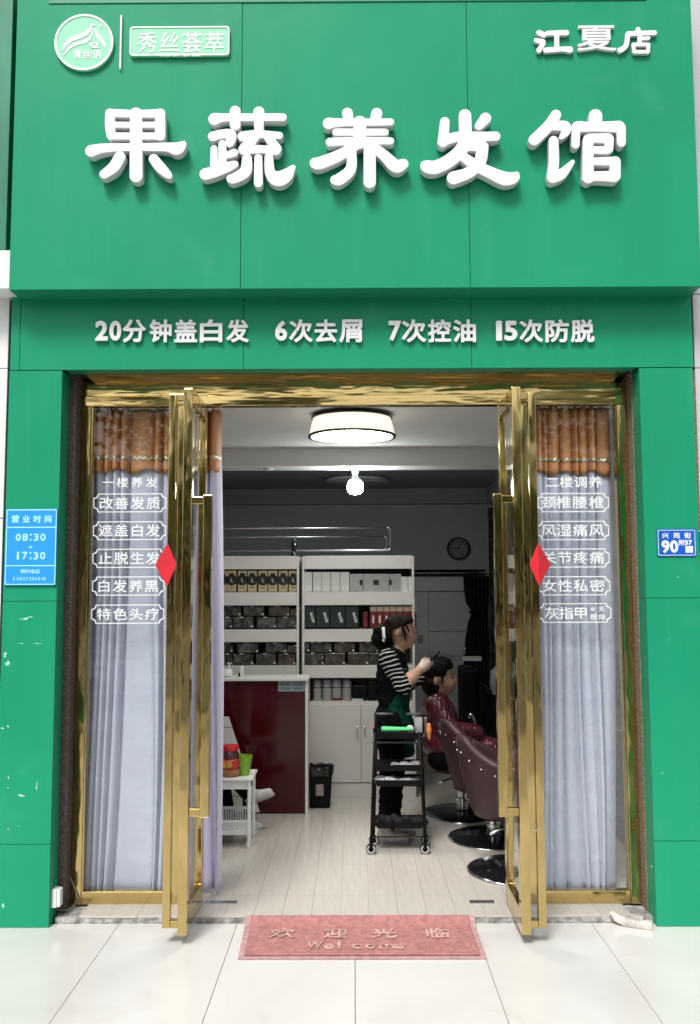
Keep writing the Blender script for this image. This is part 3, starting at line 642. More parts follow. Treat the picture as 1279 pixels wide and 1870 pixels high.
# ------------------------------------------------------------------ glass doors, both open at a right angle
YN = -.245; YD = .22
zd0, zd1 = .05, zh0 - .004
def door(lab, s, xf):
    """xf: face towards the opening; s: -1 door beside the hours sign"""
    t = thing('glass_door', lab, 'door', (xf, YD, zd0))
    ax = lambda a, b: sorted((xf + s * a, xf + s * b))
    T = .046
    MB().box(*ax(0, T), YN, YN + .062, zd0, zd1).build('stile', 'gold', t, bevel=.003)
    MB().box(*ax(0, T), YD - .05, YD, zd0, zd1).build('stile', 'gold', t, bevel=.003)
    MB().box(*ax(.001, T - .001), YN + .063, YD - .051, zd0, zd0 + .11).build('bottom_rail', 'gold', t, bevel=.003)
    MB().box(*ax(.001, T - .001), YN + .063, YD - .051, zd1 - .075, zd1).build('top_rail', 'gold', t, bevel=.003)
    MB().box(*ax(.018, .026), YN + .06, YD - .048, zd0 + .11, zd1 - .075).build('glass_pane', 'door_pane', t)
    # long outer handle and the shorter inner one
    h = MB().box(*ax(T + .038, T + .076), YN + .008, YN + .046, zd0 + .03, zd1 - .028).build('outer_handle', 'gold', t, bevel=.003)
    for z in (zd0 + .03, zd1 - .06): MB().box(*ax(T + .001, T + .037), YN + .012, YN + .042, z, z + .032).build('bracket', 'gold_flat', h, bevel=.002)
    h = MB().box(*ax(-.098, -.056), YN + .01, YN + .048, .60, 2.18).build('inner_handle', 'gold', t, bevel=.003)
    for z in (.605, 2.135): MB().box(*ax(-.055, -.001), YN + .014, YN + .044, z, z + .036).build('bracket', 'gold_flat', h, bevel=.002)
    MB().box(*ax(.008, T - .008), YD - .045, YD - .01, FL + .003, zd0 - .0005).build('pivot', 'steel_plate', t)
    return t
door('open gold framed glass door beside the long orange and lilac curtain', -1, -.812)
door('open gold framed glass door in front of the burgundy barber chairs', 1, .797)
def diamond(lab, xh, s, vc):
    c = P(300, vc, YN); hgt = .108; z = c.z
    b = .076
    pts = [(xh, YN + .004, z + hgt), (xh, YN + .004, z - hgt), (xh - s * -1 * b, YN + .075, z), (xh + s * -.046, YN + .0035, z)]
    m = MB(); e = .0008
    m.add([(p[0], p[1], p[2]) for p in pts] + [(p[0], p[1] + e, p[2]) for p in pts], [(0, 2, 1), (0, 1, 3), (4, 5, 6), (4, 7, 5), (0, 4, 6, 2), (2, 6, 5, 1), (1, 5, 7, 3), (3, 7, 4, 0)])
    return tag(m.build('paper_ornament', 'red_paper'), lab, 'paper ornament', 'red paper diamonds on the door handles')
diamond('red paper diamond folded over the door handle by the hair care window list', -.931, -1, 1031)
diamond('red paper diamond folded over the door handle by the body care window list', .916, 1, 1033)

# ------------------------------------------------------------------ curtains
def pleat(ed):
    """folds: edges (fraction) with depth of each rounded fold; deep narrow valleys between"""
    def f(s):
        s = min(max(s, 0), .9999)
        for (a, d), (b, _) in zip(ed, ed[1:]):
            if a <= s < b: t = 2 * (s - a) / (b - a) - 1; return -1.55 * d * math.sqrt(max(0, 1 - abs(t) ** 2.2))
        return 0
    return f
def curtain(lab, x0, x1, yb, z0, z1, zv, fold, mat, flare, nu=150, seam=None):
    t = thing('curtain', lab, 'curtain', ((x0 + x1) / 2, yb, z0))
    f = pleat(fold)
    def body(s, q):
        z = z0 + (zv + .10 - z0) * q; k = (1 - q)
        sh = .02 * math.sin(7 * s + 4 * k) * k + flare(s, k)[0]
        return (x0 + (x1 - x0) * s + sh, yb + .03 + f(s + .035 * k * math.sin(7 * s + 3 * k + 2)) * (1 - .3 * k * (1 + .5 * math.sin(13 * s))) + flare(s, k)[1] + .010 * k * math.sin(11 * s + 4 * k), z)
    MB().sheet(body, nu, 46).build('drape', mat, t, smooth=True, solid=.002)
    def val(s, q):
        z = zv + (z1 - zv) * q; return (x0 + (x1 - x0) * s, yb + .014 + f(s) * (1.0 - .12 * q) , z + (.012 * math.sin(19 * s) if q < .05 else 0))
    v = MB().sheet(val, nu, 14).build('valance', 'valance', t, smooth=True, solid=.002)
    zt_ = zv + .075
    def trim(s, q): p = val(s, (zt_ - zv) / (z1 - zv)); return (p[0], p[1] - .004, zt_ + .02 * (q - .5) + .004 * math.sin(90 * s))
    MB().sheet(trim, nu, 1).build('sequin_trim', 'sequin', v, smooth=True, solid=.004)
    for i in range(5):
        xx = x0 + (x1 - x0) * (i + .5) / 5; MB().tube([(xx, yb - .005, z1 - .005), (xx, yb + .004, z1 + .03), (xx, yb + .012, z1 + .045)], .006, 6).build('hook', 'plastic_white', t)
    MB().box(x0 - .02, x1 + .02, yb + .004, yb + .03, z1 + .042, z1 + .062).build('rail', 'plastic_white', t)
    return t
zc1 = Z(640, 748, .36); zcv = Z(230, 862, .34)
F1 = [(0, .03), (.13, .05), (.24, .055), (.33, .055), (.42, .055), (.52, .035), (.80, .05), (.9, .04), (1.0, 0)]
curtain('grey curtain with orange valance hanging in the window beside the hours sign', X(150, 1100, .37), X(312, 1100, .37), .36, FL + .02, zc1, zcv, F1, 'curtain_grey',
        lambda s, k: (-.07 * k * math.exp(-((s - .5) / .2) ** 2) * (k ** 2.5) + .03 * k * math.exp(-((s - .75) / .12) ** 2), -.028 * k ** 2.5 * math.sin(8 * s)))
F2 = [(0, .05), (.06, .06), (.15, .05), (.21, .06), (.36, .045), (.52, .06), (.58, .05), (.71, .06), (.80, .035), (1.0, 0)]
curtain('grey curtain with orange valance hanging in the window beside the house number', X(972, 1100, .37), X(1122, 1100, .37), .36, FL + .02, zc1, Z(1050, 866, .34), F2, 'curtain_grey',
        lambda s, k: (.05 * k ** 1.5 * math.sin(6 * s - .6) * s * (1.2 - s), -.022 * k ** 2 * math.sin(10 * s + 1)))
F3 = [(0, .05), (.36, .06), (.62, .07), (1.0, 0)]
curtain('long lilac curtain with orange valance hanging at the edge of the open doorway', X(348, 1100, .42), X(402, 1100, .42), .42, FL + .02, zc1, Z(395, 862, .41), F3, 'curtain_lilac',
        lambda s, k: (.045 * k * s, 0), nu=70)

# ------------------------------------------------------------------ signs on the pillars
hsn = thing('hours_sign', 'light blue opening hours sign on the green pillar', 'sign', (X(56, 1000, 0), 0, Z(56, 1068, 0)))
YH = -.012
p0, p1 = P(7.5, 1069, YH), P(105, 929.5, YH)
brd = MB().box(p0.x, p1.x, YH, -.0005, p0.z, p1.z).build('board', 'sign_blue', hsn, bevel=.002)
t = .0042; b0 = rrect(p0.x + .004, p1.x - .002, p0.z + .003, p1.z - .003, .006, 3); b1 = rrect(p0.x + .004 + t, p1.x - .002 - t, p0.z + .003 + t, p1.z - .003 - t, .004, 3)
put('border', outline_mesh('border', [b0, b1[::-1]], .0008), 'print_cyan', brd, loc=(0, YH - .001, 0))
for v in (963, 1033): z = Z(56, v, YH); MB().box(p0.x + .009, p1.x - .007, YH - .0008, YH - .0002, z - .0024, z + .0024).build('rule', 'print_cyan', brd)
hp = lambda x, y: (x / 9.136, 910 + y / 9.135)
def line(mb, items, y0, y1, yy, off, fit=False):
    for ch, a, b in items:
        u0, v0 = hp(a, y0); u1, v1 = hp(b, y1); write(mb, ch, u0, v0, u1, v1, yy - .0002, .0007, off, fit=fit, res=2)
m = MB()
line(m, [('营', 193, 325), ('业', 378, 505), ('时', 560, 690), ('间', 742, 868)], 285, 405, YH, .02)
line(m, [('0', 262, 352), ('8', 372, 470), (':', 500, 530), ('3', 562, 650), ('0', 675, 768)], 588, 712, YH, .02, True)
line(m, [('-', 485, 545)], 806, 826, YH, 0, True)
line(m, [('1', 283, 322), ('7', 372, 462), (':', 497, 528), ('3', 558, 645), ('0', 668, 762)], 892, 1022, YH, .02, True)
line(m, [('预', 345, 428), ('约', 428, 508), ('电', 508, 588), ('话', 588, 668)], 1182, 1256, YH, .012)
line(m, [(c, 228 + i * 51.5, 228 + i * 51.5 + (16 if c == '1' else 38)) for i, c in enumerate('15827336541')], 1315, 1370, YH, .005, True)
m.build('lettering', 'print_cyan', brd)
hn = thing('number_plate', 'blue street number plate on the green pillar', 'sign', (X(1235, 990, 0), 0, Z(1235, 1016, 0)))
p0, p1 = P(1202, 1016, YH), P(1271, 966, YH)
bp_ = MB().box(p0.x, p1.x, -.008, -.0005, p0.z, p1.z).build('board', 'plate_blue', hn, bevel=.002)
b0 = rrect(p0.x + .004, p1.x - .004, p0.z + .005, p1.z - .005, .005, 3); b1 = rrect(p0.x + .0065, p1.x - .0065, p0.z + .0075, p1.z - .0075, .004, 3)
put('border', outline_mesh('border', [b0, b1[::-1]], .0008), 'print_white', bp_, loc=(0, -.009, 0))
np_ = lambda x, y: (1150 + x / 9.915, 930 + y / 9.918)
m = MB()
for ch, a, b, c, d in (('兴', 592, 705, 425, 525), ('苑', 795, 910, 425, 525), ('街', 992, 1110, 425, 525), ('附', 890, 995, 550, 655)):
    write(m, ch, *np_(a, c), *np_(b, d), -.0082, .0008, .016, res=2)
for ch, a, b, c, d in (('9', 582, 722, 560, 790), ('0', 735, 878, 560, 790), ('5', 1005, 1060, 558, 645), ('7', 1066, 1130, 558, 645)):
    write(m, ch, *np_(a, c), *np_(b, d), -.0082, .0008, .035, fit=True, res=2)
m.build('lettering', 'print_white', bp_)
a, b = P(*np_(1015, 785), -.008), P(*np_(1145, 665), -.008); MB().box(a.x, b.x, -.009, -.0082, a.z, b.z).build('blank_sticker', 'print_white', bp_)
p0, p1 = P(1272, 1015, .02), P(1330, 966, .02)
h2 = thing('number_plate', 'blue plate on the neighbouring grey wall cut off at the picture edge', 'sign', (p0.x, .03, p0.z))
b2 = MB().box(p0.x, p1.x, .018, .0295, p0.z, p1.z).build('board', 'plate_blue', h2, bevel=.002)
b0 = rrect(p0.x + .006, p1.x - .006, p0.z + .008, p1.z - .008, .005, 3); b1 = rrect(p0.x + .01, p1.x - .01, p0.z + .012, p1.z - .012, .004, 3)
put('border', outline_mesh('border', [b0, b1[::-1]], .0008), 'print_white', b2, loc=(0, .017, 0))

# ------------------------------------------------------------------ small things at the foot of the front
p0 = P(98, 1655, .05); bx = thing('junction_box', 'small white plastic cable box at the foot of the green pillar', 'cable box', (p0.x, .06, p0.z))
MB().box(xpL + .001, xpL + .026, .03, .085, Z(98, 1656, .05), Z(98, 1622, .05)).build('base', 'plastic_white', bx, bevel=.003)
MB().box(xpL + .0265, xpL + .044, .034, .081, Z(98, 1656, .05) + .003, Z(98, 1622, .05) - .003).build('lid', 'plastic_white', bx, bevel=.003)
w = []
for (u, v, y) in ((101, 1656, .09), (108, 1662, .12), (122, 1664, .125), (138, 1652, .20), (143, 1640, .205), (138, 1625, .21), (128, 1600, .212), (123, 1588, .213)): w.append(P(u, v, y))
for p in w: p.z = max(p.z, FL + .004)
tag(MB().tube(w, .0032, 6).build('wire', 'wire'), 'thin loose wire looping from the white cable box', 'wire')
q = [P(u, v, y) for u, v, y in ((1113, 1657, .05), (1124, 1668, .04), (1142, 1679, .02), (1165, 1685, -.005), (1192, 1686, -.03))]
def trimpiece(pts, w, h, seed):
    """a broken, curved strip of plaster trim with an uneven rectangular section"""
    r_ = random.Random(seed); fine = []
    for a, b in zip(pts, pts[1:]): fine += [a.lerp(b, k / 5) for k in range(5)]
    fine.append(pts[-1]); vs, fs = [], []
    for i_, c_ in enumerate(fine):
        t_ = (fine[min(i_ + 1, len(fine) - 1)] - fine[max(i_ - 1, 0)]).normalized(); n_ = Vector((-t_.y, t_.x, 0)).normalized(); e = min(1, .25 + i_ / 5)
        j_ = lambda s: r_.uniform(-s, s)
        for a, b in ((-.5, 0), (.5, 0), (.5, .75), (.15, 1), (-.3, 1), (-.5, .6)): vs.append(c_ + n_ * (a * w * e + j_(.003)) + Vector((0, 0, b * h * e + (j_(.003) if b else 0))))
    m_ = len(fine)
    for i_ in range(m_ - 1):
        for k in range(6): fs.append((i_ * 6 + k, i_ * 6 + (k + 1) % 6, i_ * 6 + 6 + (k + 1) % 6, i_ * 6 + 6 + k))
    fs += [tuple(range(6)), tuple(reversed(range((m_ - 1) * 6, m_ * 6)))]
    return MB().add(vs, fs)
for p in q: p.z = .002
q[0].z = .046; q[1].z = .02
sf = thing('stone_fragment', 'broken curved piece of dirty white trim at the foot of the pillar', 'stone', (q[2].x, q[2].y, 0))
trimpiece(q, .05, .036, 3).build('broken_trim', 'rubble', sf, bevel=.003)
trimpiece([p + Vector((.045, .055, .0 if i_ else 0)) for i_, p in enumerate(q[1:4])], .022, .03, 5).build('loose_chip', 'rubble', sf, bevel=.002)
# door mat
mt = thing('door_mat', 'red welcome mat in front of the doorway', 'mat', (0, -.15, 0))
xa, xb = -.545, .605; ya, yb2 = -.405, .038
def mshape(i0, i1, j0, j1, top):
    def fn(s, q):
        x = i0 + (i1 - i0) * s; y = j0 + (j1 - j0) * q
        x = x + (-.018 * (y - ya) / (yb2 - ya) if s < .5 else .0) 
        z = top + .035 * max(0, (y - (yb2 - .07)) / .07) ** 1.6
        return (x, y, z)
    return fn
MB().sheet(mshape(xa, xb, ya, yb2, .009), 40, 24).build('backing', 'mat_edge', mt, solid=.007)
pile = MB().sheet(lambda s, q: (lambda p: (p[0], p[1], p[2] + .0035 * rnd.random()))(mshape(xa + .028, xb - .028, ya + .02, yb2 - .004, .0145)(s, q)), 190, 70).build('pile', 'mat_red', mt, smooth=True, solid=.005)
def matwrite(mb, ch, x0, x1, y0, y1, off, fit=False):
    vs, fs = glyph(ch, off, 2)
    if fit: a0 = min(v[0] for v in vs); a1 = max(v[0] for v in vs); c0 = min(v[1] for v in vs); c1 = max(v[1] for v in vs)
    else: a0, a1, c0, c1 = .03, .97, -.08, .84
    n0 = len(mb.v); solid_glyph(mb, [(x0 + (a - a0) / (a1 - a0) * (x1 - x0), y0 + (b - c0) / (c1 - c0) * (y1 - y0)) for a, b in vs], fs, 0, .003)
    mb.v[n0:] = [(x, z, .0228 - y) for x, y, z in mb.v[n0:]]
for ch, xc in (('欢', -.36), ('迎', -.10), ('光', .14), ('临', .40)): m = MB(); matwrite(m, ch, xc - .06, xc + .06, -.195, -.08, .012); m.build('letter', 'mat_pale', pile)
for i, ch in enumerate('Welcome'): m = MB(); x = -.23 + .066 * i + (.012 if i else 0); matwrite(m, ch, x, x + (.07 if ch in 'Wm' else .014 if ch == 'l' else .048), -.33, -.275 if ch not in 'Wl' else -.245, .004, True); m.build('letter', 'mat_pale', pile)
# ------------------------------------------------------------------ shop interior shell
M('ceiling_white', (.70, .695, .68), .7, var=.03, vs=2)
M('wall_paint', (.34, .345, .34), .7, var=.05, vs=2)
M('wall_back', (.42, .44, .44), .7, var=.06, vs=2)
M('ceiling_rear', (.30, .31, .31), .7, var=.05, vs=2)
CZ = 2.85
yb0 = 2.51; yb1 = 2.77
struct(MB().box(-1.95, 1.95, .276, yb0 - .001, CZ, CZ + .2).build('ceiling', 'ceiling_white'))
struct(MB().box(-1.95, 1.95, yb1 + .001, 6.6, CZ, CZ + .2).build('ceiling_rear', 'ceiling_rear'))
struct(MB().box(-1.95, 1.95, yb0, yb1, Z(640, 851, yb0), CZ + .2).build('ceiling_beam', 'ceiling_white', bevel=.004))
yr = 5.46
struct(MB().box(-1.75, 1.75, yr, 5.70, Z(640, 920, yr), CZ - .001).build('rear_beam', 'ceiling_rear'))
for a, b, n in ((-1.95, -1.75, 'wall_left'), (1.75, 1.95, 'wall_right')): struct(MB().box(a, b, .345, 6.6, FL - .1, CZ - .001).build(n, 'wall_paint'))
for s in (-1, 1):
    a, b = sorted((s * 1.749, s * 1.521)); struct(MB().box(a, b, .345, .42, FL, CZ - .001).build('front_pier', 'wall_paint'))
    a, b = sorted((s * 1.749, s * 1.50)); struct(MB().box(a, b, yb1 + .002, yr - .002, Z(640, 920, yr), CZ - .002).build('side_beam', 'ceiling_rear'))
struct(MB().box(-1.95, 1.95, .277, .344, zh0 + .02, CZ - .001).build('front_lintel', 'wall_paint'))
struct(MB().box(-2.2, 2.2, .14, .26, zf1 - .05, zt).build('facade_wall', 'core_dark'))
struct(MB().box(-2.2, 2.2, .262, 7, CZ + .21, CZ + .5).build('upper_floor', 'core_dark'))
# rear wall with a doorway
yw = 5.60; dx0, dx1 = X(745, 1040, yw), X(888, 1040, yw); dz = Z(820, 1040, yw)
bw = struct(MB().box(-1.75, dx0, yw, yw + .12, FL, Z(640, 920, yr) + .01).box(dx1, 1.75, yw, yw + .12, FL, Z(640, 920, yr) + .01).box(dx0, dx1, yw, yw + .12, dz, Z(640, 920, yr) + .01).build('wall_back', 'wall_back'))
M('panel_grey', (.66, .67, .68), .5, var=.04)
struct(MB().box(-1.75, 1.75, 6.5, 6.6, FL, CZ - .002).build('wall_far', 'wall_back'))
dr = thing('panel_door', 'pale grey panelled door behind the dark curtain', 'door', ((dx0 + dx1) / 2, yw + .2, FL))
zz = [FL] + [Z(800, v, yw + .2) for v in (1330, 1250, 1198, 1153, 1080)]
for a, b in zip(zz, zz[1:]): MB().box(X(785, 1100, yw), dx1 + .2, yw + .18, yw + .22, a + .003, b - .003).build('panel', 'panel_grey', dr, bevel=.004)
MB().box(dx0 - .1, X(785, 1100, yw) - .004, yw + .17, yw + .22, FL, Z(800, 1080, yw)).build('jamb', 'panel_grey', dr)
p0 = P(768, 1165, yw + .16); MB().box(p0.x - .035, p0.x + .03, yw + .15, yw + .169, p0.z - .05, p0.z + .03).build('latch', 'wall_paint', dr, bevel=.005)
o = MB().box(dx0, dx1, yw + .14, yw + .17, Z(820, 1079, yw), Z(820, 1051, yw)).build('pelmet_board', M('pelmet', (.75, .76, .76), .5), bevel=.004); tag(o, 'pale horizontal board over the doorway at the back', 'board')
M('black_cloth', (.022, .022, .025), .85, spec=.08, var=.3, vs=12, bump=.2, bs=60)
M('black_plastic', (.004, .004, .005), .5, spec=.15, var=.2, vs=10)
M('black_gloss', (.008, .008, .01), .12)
M('chrome', (.75, .76, .78), .12, 1.0, var=.05)
o = MB().tube([P(745, 1046, yw - .02), P(893, 1046, yw - .02)], .012, 10).build('curtain_rod', 'chrome'); tag(o, 'dark metal curtain rod over the rear doorway', 'curtain rod')
dc = thing('dark_curtain', 'black curtain tied at its waist in the rear doorway', 'curtain', (X(870, 1100, yw), yw - .03, FL))
rows = [(1052, 846, 893), (1080, 848, 893), (1100, 851, 892), (1112, 858, 891), (1120, 862, 890), (1135, 856, 892), (1170, 850, 893), (1230, 846, 893), (1320, 845, 893)]
def dcf(s, q):
    t = q * (len(rows) - 1); i = min(int(t), len(rows) - 2); k = t - i; v = rows[i][0] * (1 - k) + rows[i + 1][0] * k; a = rows[i][1] * (1 - k) + rows[i + 1][1] * k; b = rows[i][2] * (1 - k) + rows[i + 1][2] * k
    p = P(a + (b - a) * s, v, yw - .05); return (p.x, p.y + .02 * math.sin(40 * s + 3 * q), p.z)
MB().sheet(dcf, 70, 50).build('drape', 'black_cloth', dc, smooth=True, solid=.003)
MB().tube([P(857, 1118, yw - .09), P(875, 1120, yw - .09), P(891, 1117, yw - .085)], .015, 8).build('tie', 'black_plastic', dc)
# banner with writing at the side of the doorway
bn = thing('banner', 'tall black hanging banner with faint vertical writing', 'banner', (X(898, 1100, 4.6), 4.6, FL))
b_ = MB().box(X(893, 1000, 4.6), X(925, 1000, 4.6), 4.6, 4.61, Z(900, 1240, 4.6), Z(900, 927, 4.6)).build('cloth', 'black_cloth', bn)
m = MB()
for i, ch in enumerate('头发养护健康生活'): write(m, ch, 896, 938 + i * 34, 912, 954 + i * 34, 4.598, .001, 0, res=2)
m.build('lettering', M('banner_ink', (.05, .05, .055), .6), b_)
# clock
ck = thing('wall_clock', 'round dark rimmed wall clock on the back wall', 'clock', P(837, 1003, yw - .02))
c = P(837, 1002, yw); rr = 20.5 / FPX * 10.25
def disc(c, r, y0, y1, n=36): return MB().prism(ringpts((c.x, c.z), r, n), y0, y1)
f_ = disc(c, rr * .93, yw - .03, yw - .001).build('dial', M('dial', (.22, .22, .22), .5), ck)  # pale dial painted grey: the dimness at the back put into its colour
put('rim', outline_mesh('rim', [ringpts((c.x, c.z), rr, 40), ringpts((c.x, c.z), rr * .9, 40)[::-1]], .04, .004), 'black_gloss', ck, loc=(0, yw - .045, 0))
for i in range(12):
    a = R(30 * i); q = (c.x + rr * .7 * math.sin(a), c.z + rr * .7 * math.cos(a)); m = MB(); write(m, str(i or 12), 0, 0, 0, 0, yw - .0302, .001, 0, True, 2, (q[0] - .011 * len(str(i or 12)), q[1] - .014, q[0] + .011 * len(str(i or 12)), q[1] + .014)); m.build('numeral', 'black_plastic', f_)
for nm, a, L, w in (('hour_hand', 8, .5, .006), ('minute_hand', 268, .66, .004)):
    d = Vector((math.sin(R(a)), 0, math.cos(R(a)))); n_ = Vector((d.z, 0, -d.x)); m = MB(); pts = [(c + d * rr * -.1 + n_ * w), (c + d * rr * L + n_ * w * .5), (c + d * rr * L - n_ * w * .5), (c + d * rr * -.1 - n_ * w)]
    m.prism([(p.x, p.z) for p in pts], yw - .036, yw - .033).build(nm, 'black_plastic', f_)

# ------------------------------------------------------------------ lamps
M('lamp_rim', (.03, .028, .022), .4, .3)
yl = 1.12; lc3 = P(643, 770, yl); lx = lc3.x
lam = thing('ceiling_lamp', 'lit round ceiling lamp with white shade and dark rims', 'lamp', (lx, yl, CZ))
EM('shade_glow', (1, .93, .76), .55, (.9, .87, .75)); EM('diffuser_glow', (1, .965, .88), 20, (.9, .9, .88)); EM('bulb_glow', (.93, 1, .97), 60, (.9, .9, .9))
rb, rt_ = .283, .255; zb_ = CZ - .155
MB().lathe([(rt_, -.03), (rb, -.145), (rb - .012, -.145), (rt_ - .012, -.03)], (lx, yl, CZ), 56).build('shade', 'shade_glow', lam, smooth=True, auto=40)
MB().lathe([(.2, -.001), (.21, -.018), (rt_ + .012, -.022), (rt_ + .012, -.032), (rt_ - .03, -.034)], (lx, yl, CZ), 56).build('top_rim', 'lamp_rim', lam, auto=40)
MB().lathe([(rb + .006, -.140), (rb + .006, -.152), (rb - .016, -.152), (rb - .016, -.140), (rb + .006, -.140)], (lx, yl, CZ), 56).build('bottom_rim', 'lamp_rim', lam, auto=40)
MB().lathe([(rb - .017, -.143), (rb * .6, -.152), (.02, -.156), (.0, -.156)], (lx, yl, CZ), 56).build('diffuser', 'diffuser_glow', lam, smooth=True)
MB().lathe([(.012, -.156), (.012, -.19), (.006, -.195), (.0, -.195)], (lx, yl, CZ), 12).build('finial', 'plastic_white', lam, smooth=True)
ybu = (yb0 + yb1) / 2; zbm = Z(640, 851, yb0); bc = P(649, 880, ybu)
bu = thing('light_bulb', 'lit bare light bulb in its socket under the ceiling beam', 'light bulb', (bc.x, ybu, zbm))
MB().lathe([(.055, -.001), (.052, -.012), (.03, -.016), (.026, -.05), (.022, -.052)], (bc.x, ybu, zbm), 20).build('socket', 'plastic_white', bu, auto=40)
MB().lathe([(.02, -.05), (.024, -.07), (.038, -.095), (.046, -.105)], (bc.x, ybu, zbm), 20).build('collar', M('bulb_collar', (.7, .72, .72), .4), bu, smooth=True)
MB().lathe([(.046, -.105), (.062, -.125), (.067, -.155), (.06, -.19), (.04, -.212), (.0, -.22)], (bc.x, ybu, zbm), 24).build('glass_globe', 'bulb_glow', bu, smooth=True)
c3 = PZ(652, 873, CZ); dl = thing('ceiling_disc_lamp', 'unlit flat disc lamp on the dim rear ceiling', 'lamp', (c3.x, c3.y, CZ))
MB().lathe([(.30, -.001), (.33, -.02), (.33, -.04), (.30, -.05)], (c3.x, c3.y, CZ), 40).build('rim', 'wall_back', dl, auto=40)
MB().lathe([(.30, -.045), (.2, -.062), (0, -.066)], (c3.x, c3.y, CZ), 40).build('diffuser', 'wall_paint', dl, smooth=True)
sp = P(490, 853, 2.6); o = MB().lathe([(.045, -.001), (.04, -.014), (.02, -.02), (0, -.02)], (sp.x, 2.62, zbm), 20).build('smoke_alarm', 'ceiling_white', smooth=True); tag(o, 'small flat white disc under the ceiling beam', 'smoke alarm')

# ------------------------------------------------------------------ shelving
M('laminate', (.68, .68, .65), .4, var=.03, vs=2)
M('shelf_back', (.10, .105, .10), .7)
YC = 2.71
zc = lambda v: Z(600, v, YC)
def cabinet(lab, u0, u1, doors):
    x0, x1 = X(u0, 1200, YC), X(u1, 1200, YC); t = thing('shelf_unit', lab, 'shelf', ((x0 + x1) / 2, YC, FL)); yk = YC + .36
    for x in (x0, x1 - .018): MB().box(x, x + .018, YC, yk, FL, zc(1016)).build('side_panel', 'laminate', t, bevel=.001)
    MB().box(x0 + .019, x1 - .019, yk - .012, yk, FL + .02, zc(1018)).build('back_panel', 'shelf_back', t)
    for a, b in ((1015, 1039), (1081, 1105), (1149, 1172), (1215, 1238)):
        sh = MB().box(x0 + .019, x1 - .019, YC + .014, yk - .013, zc(a) - .02, zc(a) - .002).build('shelf', 'laminate', t, bevel=.001)
        MB().box(x0 + .019, x1 - .019, YC - .001, YC + .013, zc(b), zc(a)).build('lip', 'laminate', sh, bevel=.001)
    MB().box(x0 + .019, x1 - .019, YC + .004, yk - .013, zc(1284) - .02, zc(1281)).build('counter_shelf', 'laminate', t, bevel=.001)
    xm = x1 - (x1 - x0) * .48
    for a, b, s in ((x0 + .02, xm - .0015, 1), (xm + .0015, x1 - .02, -1)):
        d = MB().box(a, b, YC - .001, YC + .016, zc(1429), zc(1285) - .006).build('door', 'laminate', t, bevel=.0015)
        hx = b - .028 if s > 0 else a + .028; z0, z1 = zc(1347), zc(1324)
        MB().tube([(hx, YC - .002, z0), (hx, YC - .022, z0 + .004), (hx, YC - .022, z1 - .004), (hx, YC - .002, z1)], .0045, 8).build('handle', 'chrome', d, smooth=True)
    MB().box(x0 + .019, x1 - .019, YC + .002, YC + .016, FL + .001, zc(1431)).build('plinth', 'laminate', t)
    return t
cabinet('white open shelf unit behind the dark red counter', 341, 546, 2)
cabinet('white open shelf unit with cupboard doors behind the hairdresser', 552, 758, 2)
# goods ------------------------------------------------------------------
M('box_gold', (.52, .45, .28), .45, var=.08, vs=6); M('ink_black', (.012, .012, .012), .5); M('box_white', (.64, .66, .64), .35, var=.06, vs=6)
M('box_grey', (.40, .40, .41), .3, var=.25, vs=5); M('box_green', (.012, .022, .018), .4, var=.2); M('box_red', (.16, .012, .015), .4, var=.15); M('box_cream', (.42, .33, .25), .5)
M('bottle_grey', (.34, .34, .34), .35, var=.05); M('print_grey', (.62, .63, .62), .5)
def foil(name, hi=(.15, .147, .13)):
    m = bpy.data.materials.new(name); m.use_nodes = True; n = m.node_tree.nodes; l = m.node_tree.links; b = n['Principled BSDF']
    tc = n.new('ShaderNodeTexCoord'); oi = n.new('ShaderNodeObjectInfo'); ad = n.new('ShaderNodeVectorMath'); l.new(tc.outputs['Object'], ad.inputs[0]); l.new(oi.outputs['Random'], ad.inputs[1])
    t = n.new('ShaderNodeTexNoise'); t.inputs['Scale'].default_value = 20; t.inputs['Detail'].default_value = 5; t.inputs['Distortion'].default_value = .8; l.new(ad.outputs[0], t.inputs['Vector'])
    r = n.new('ShaderNodeValToRGB'); e = r.color_ramp.elements; e[0].position = .42; e[0].color = (.03, .029, .025, 1); e[1].position = .76; e[1].color = (*hi, 1); l.new(t.outputs['Fac'], r.inputs[0]); l.new(r.outputs[0], b.inputs['Base Color']); b.inputs['Roughness'].default_value = .25
    MATS[name] = m; return m
foil('foil_print'); foil('foil_brown', (.15, .12, .085)); foil('foil_pale', (.2, .205, .2))
ordw = ['first', 'second', 'third', 'fourth', 'fifth', 'sixth', 'seventh', 'eighth']
def gbox(name, lab, u0, u1, v0, v1, mat, cat='box', group=None, dep=.09, y=YC + .03, bevel=.003):
    p0, p1 = P(u0, v1, y), P(u1, v0, y); t = thing(name, lab, cat, ((p0.x + p1.x) / 2, y, p0.z), group)
    MB().box(p0.x, p1.x, y, y + dep, p0.z, p1.z).build('carton', mat, t, bevel=bevel); return t, p0, p1
ex = lambda x: 390 + x / 4.263
ey = lambda y: 1000 + y / 4.263
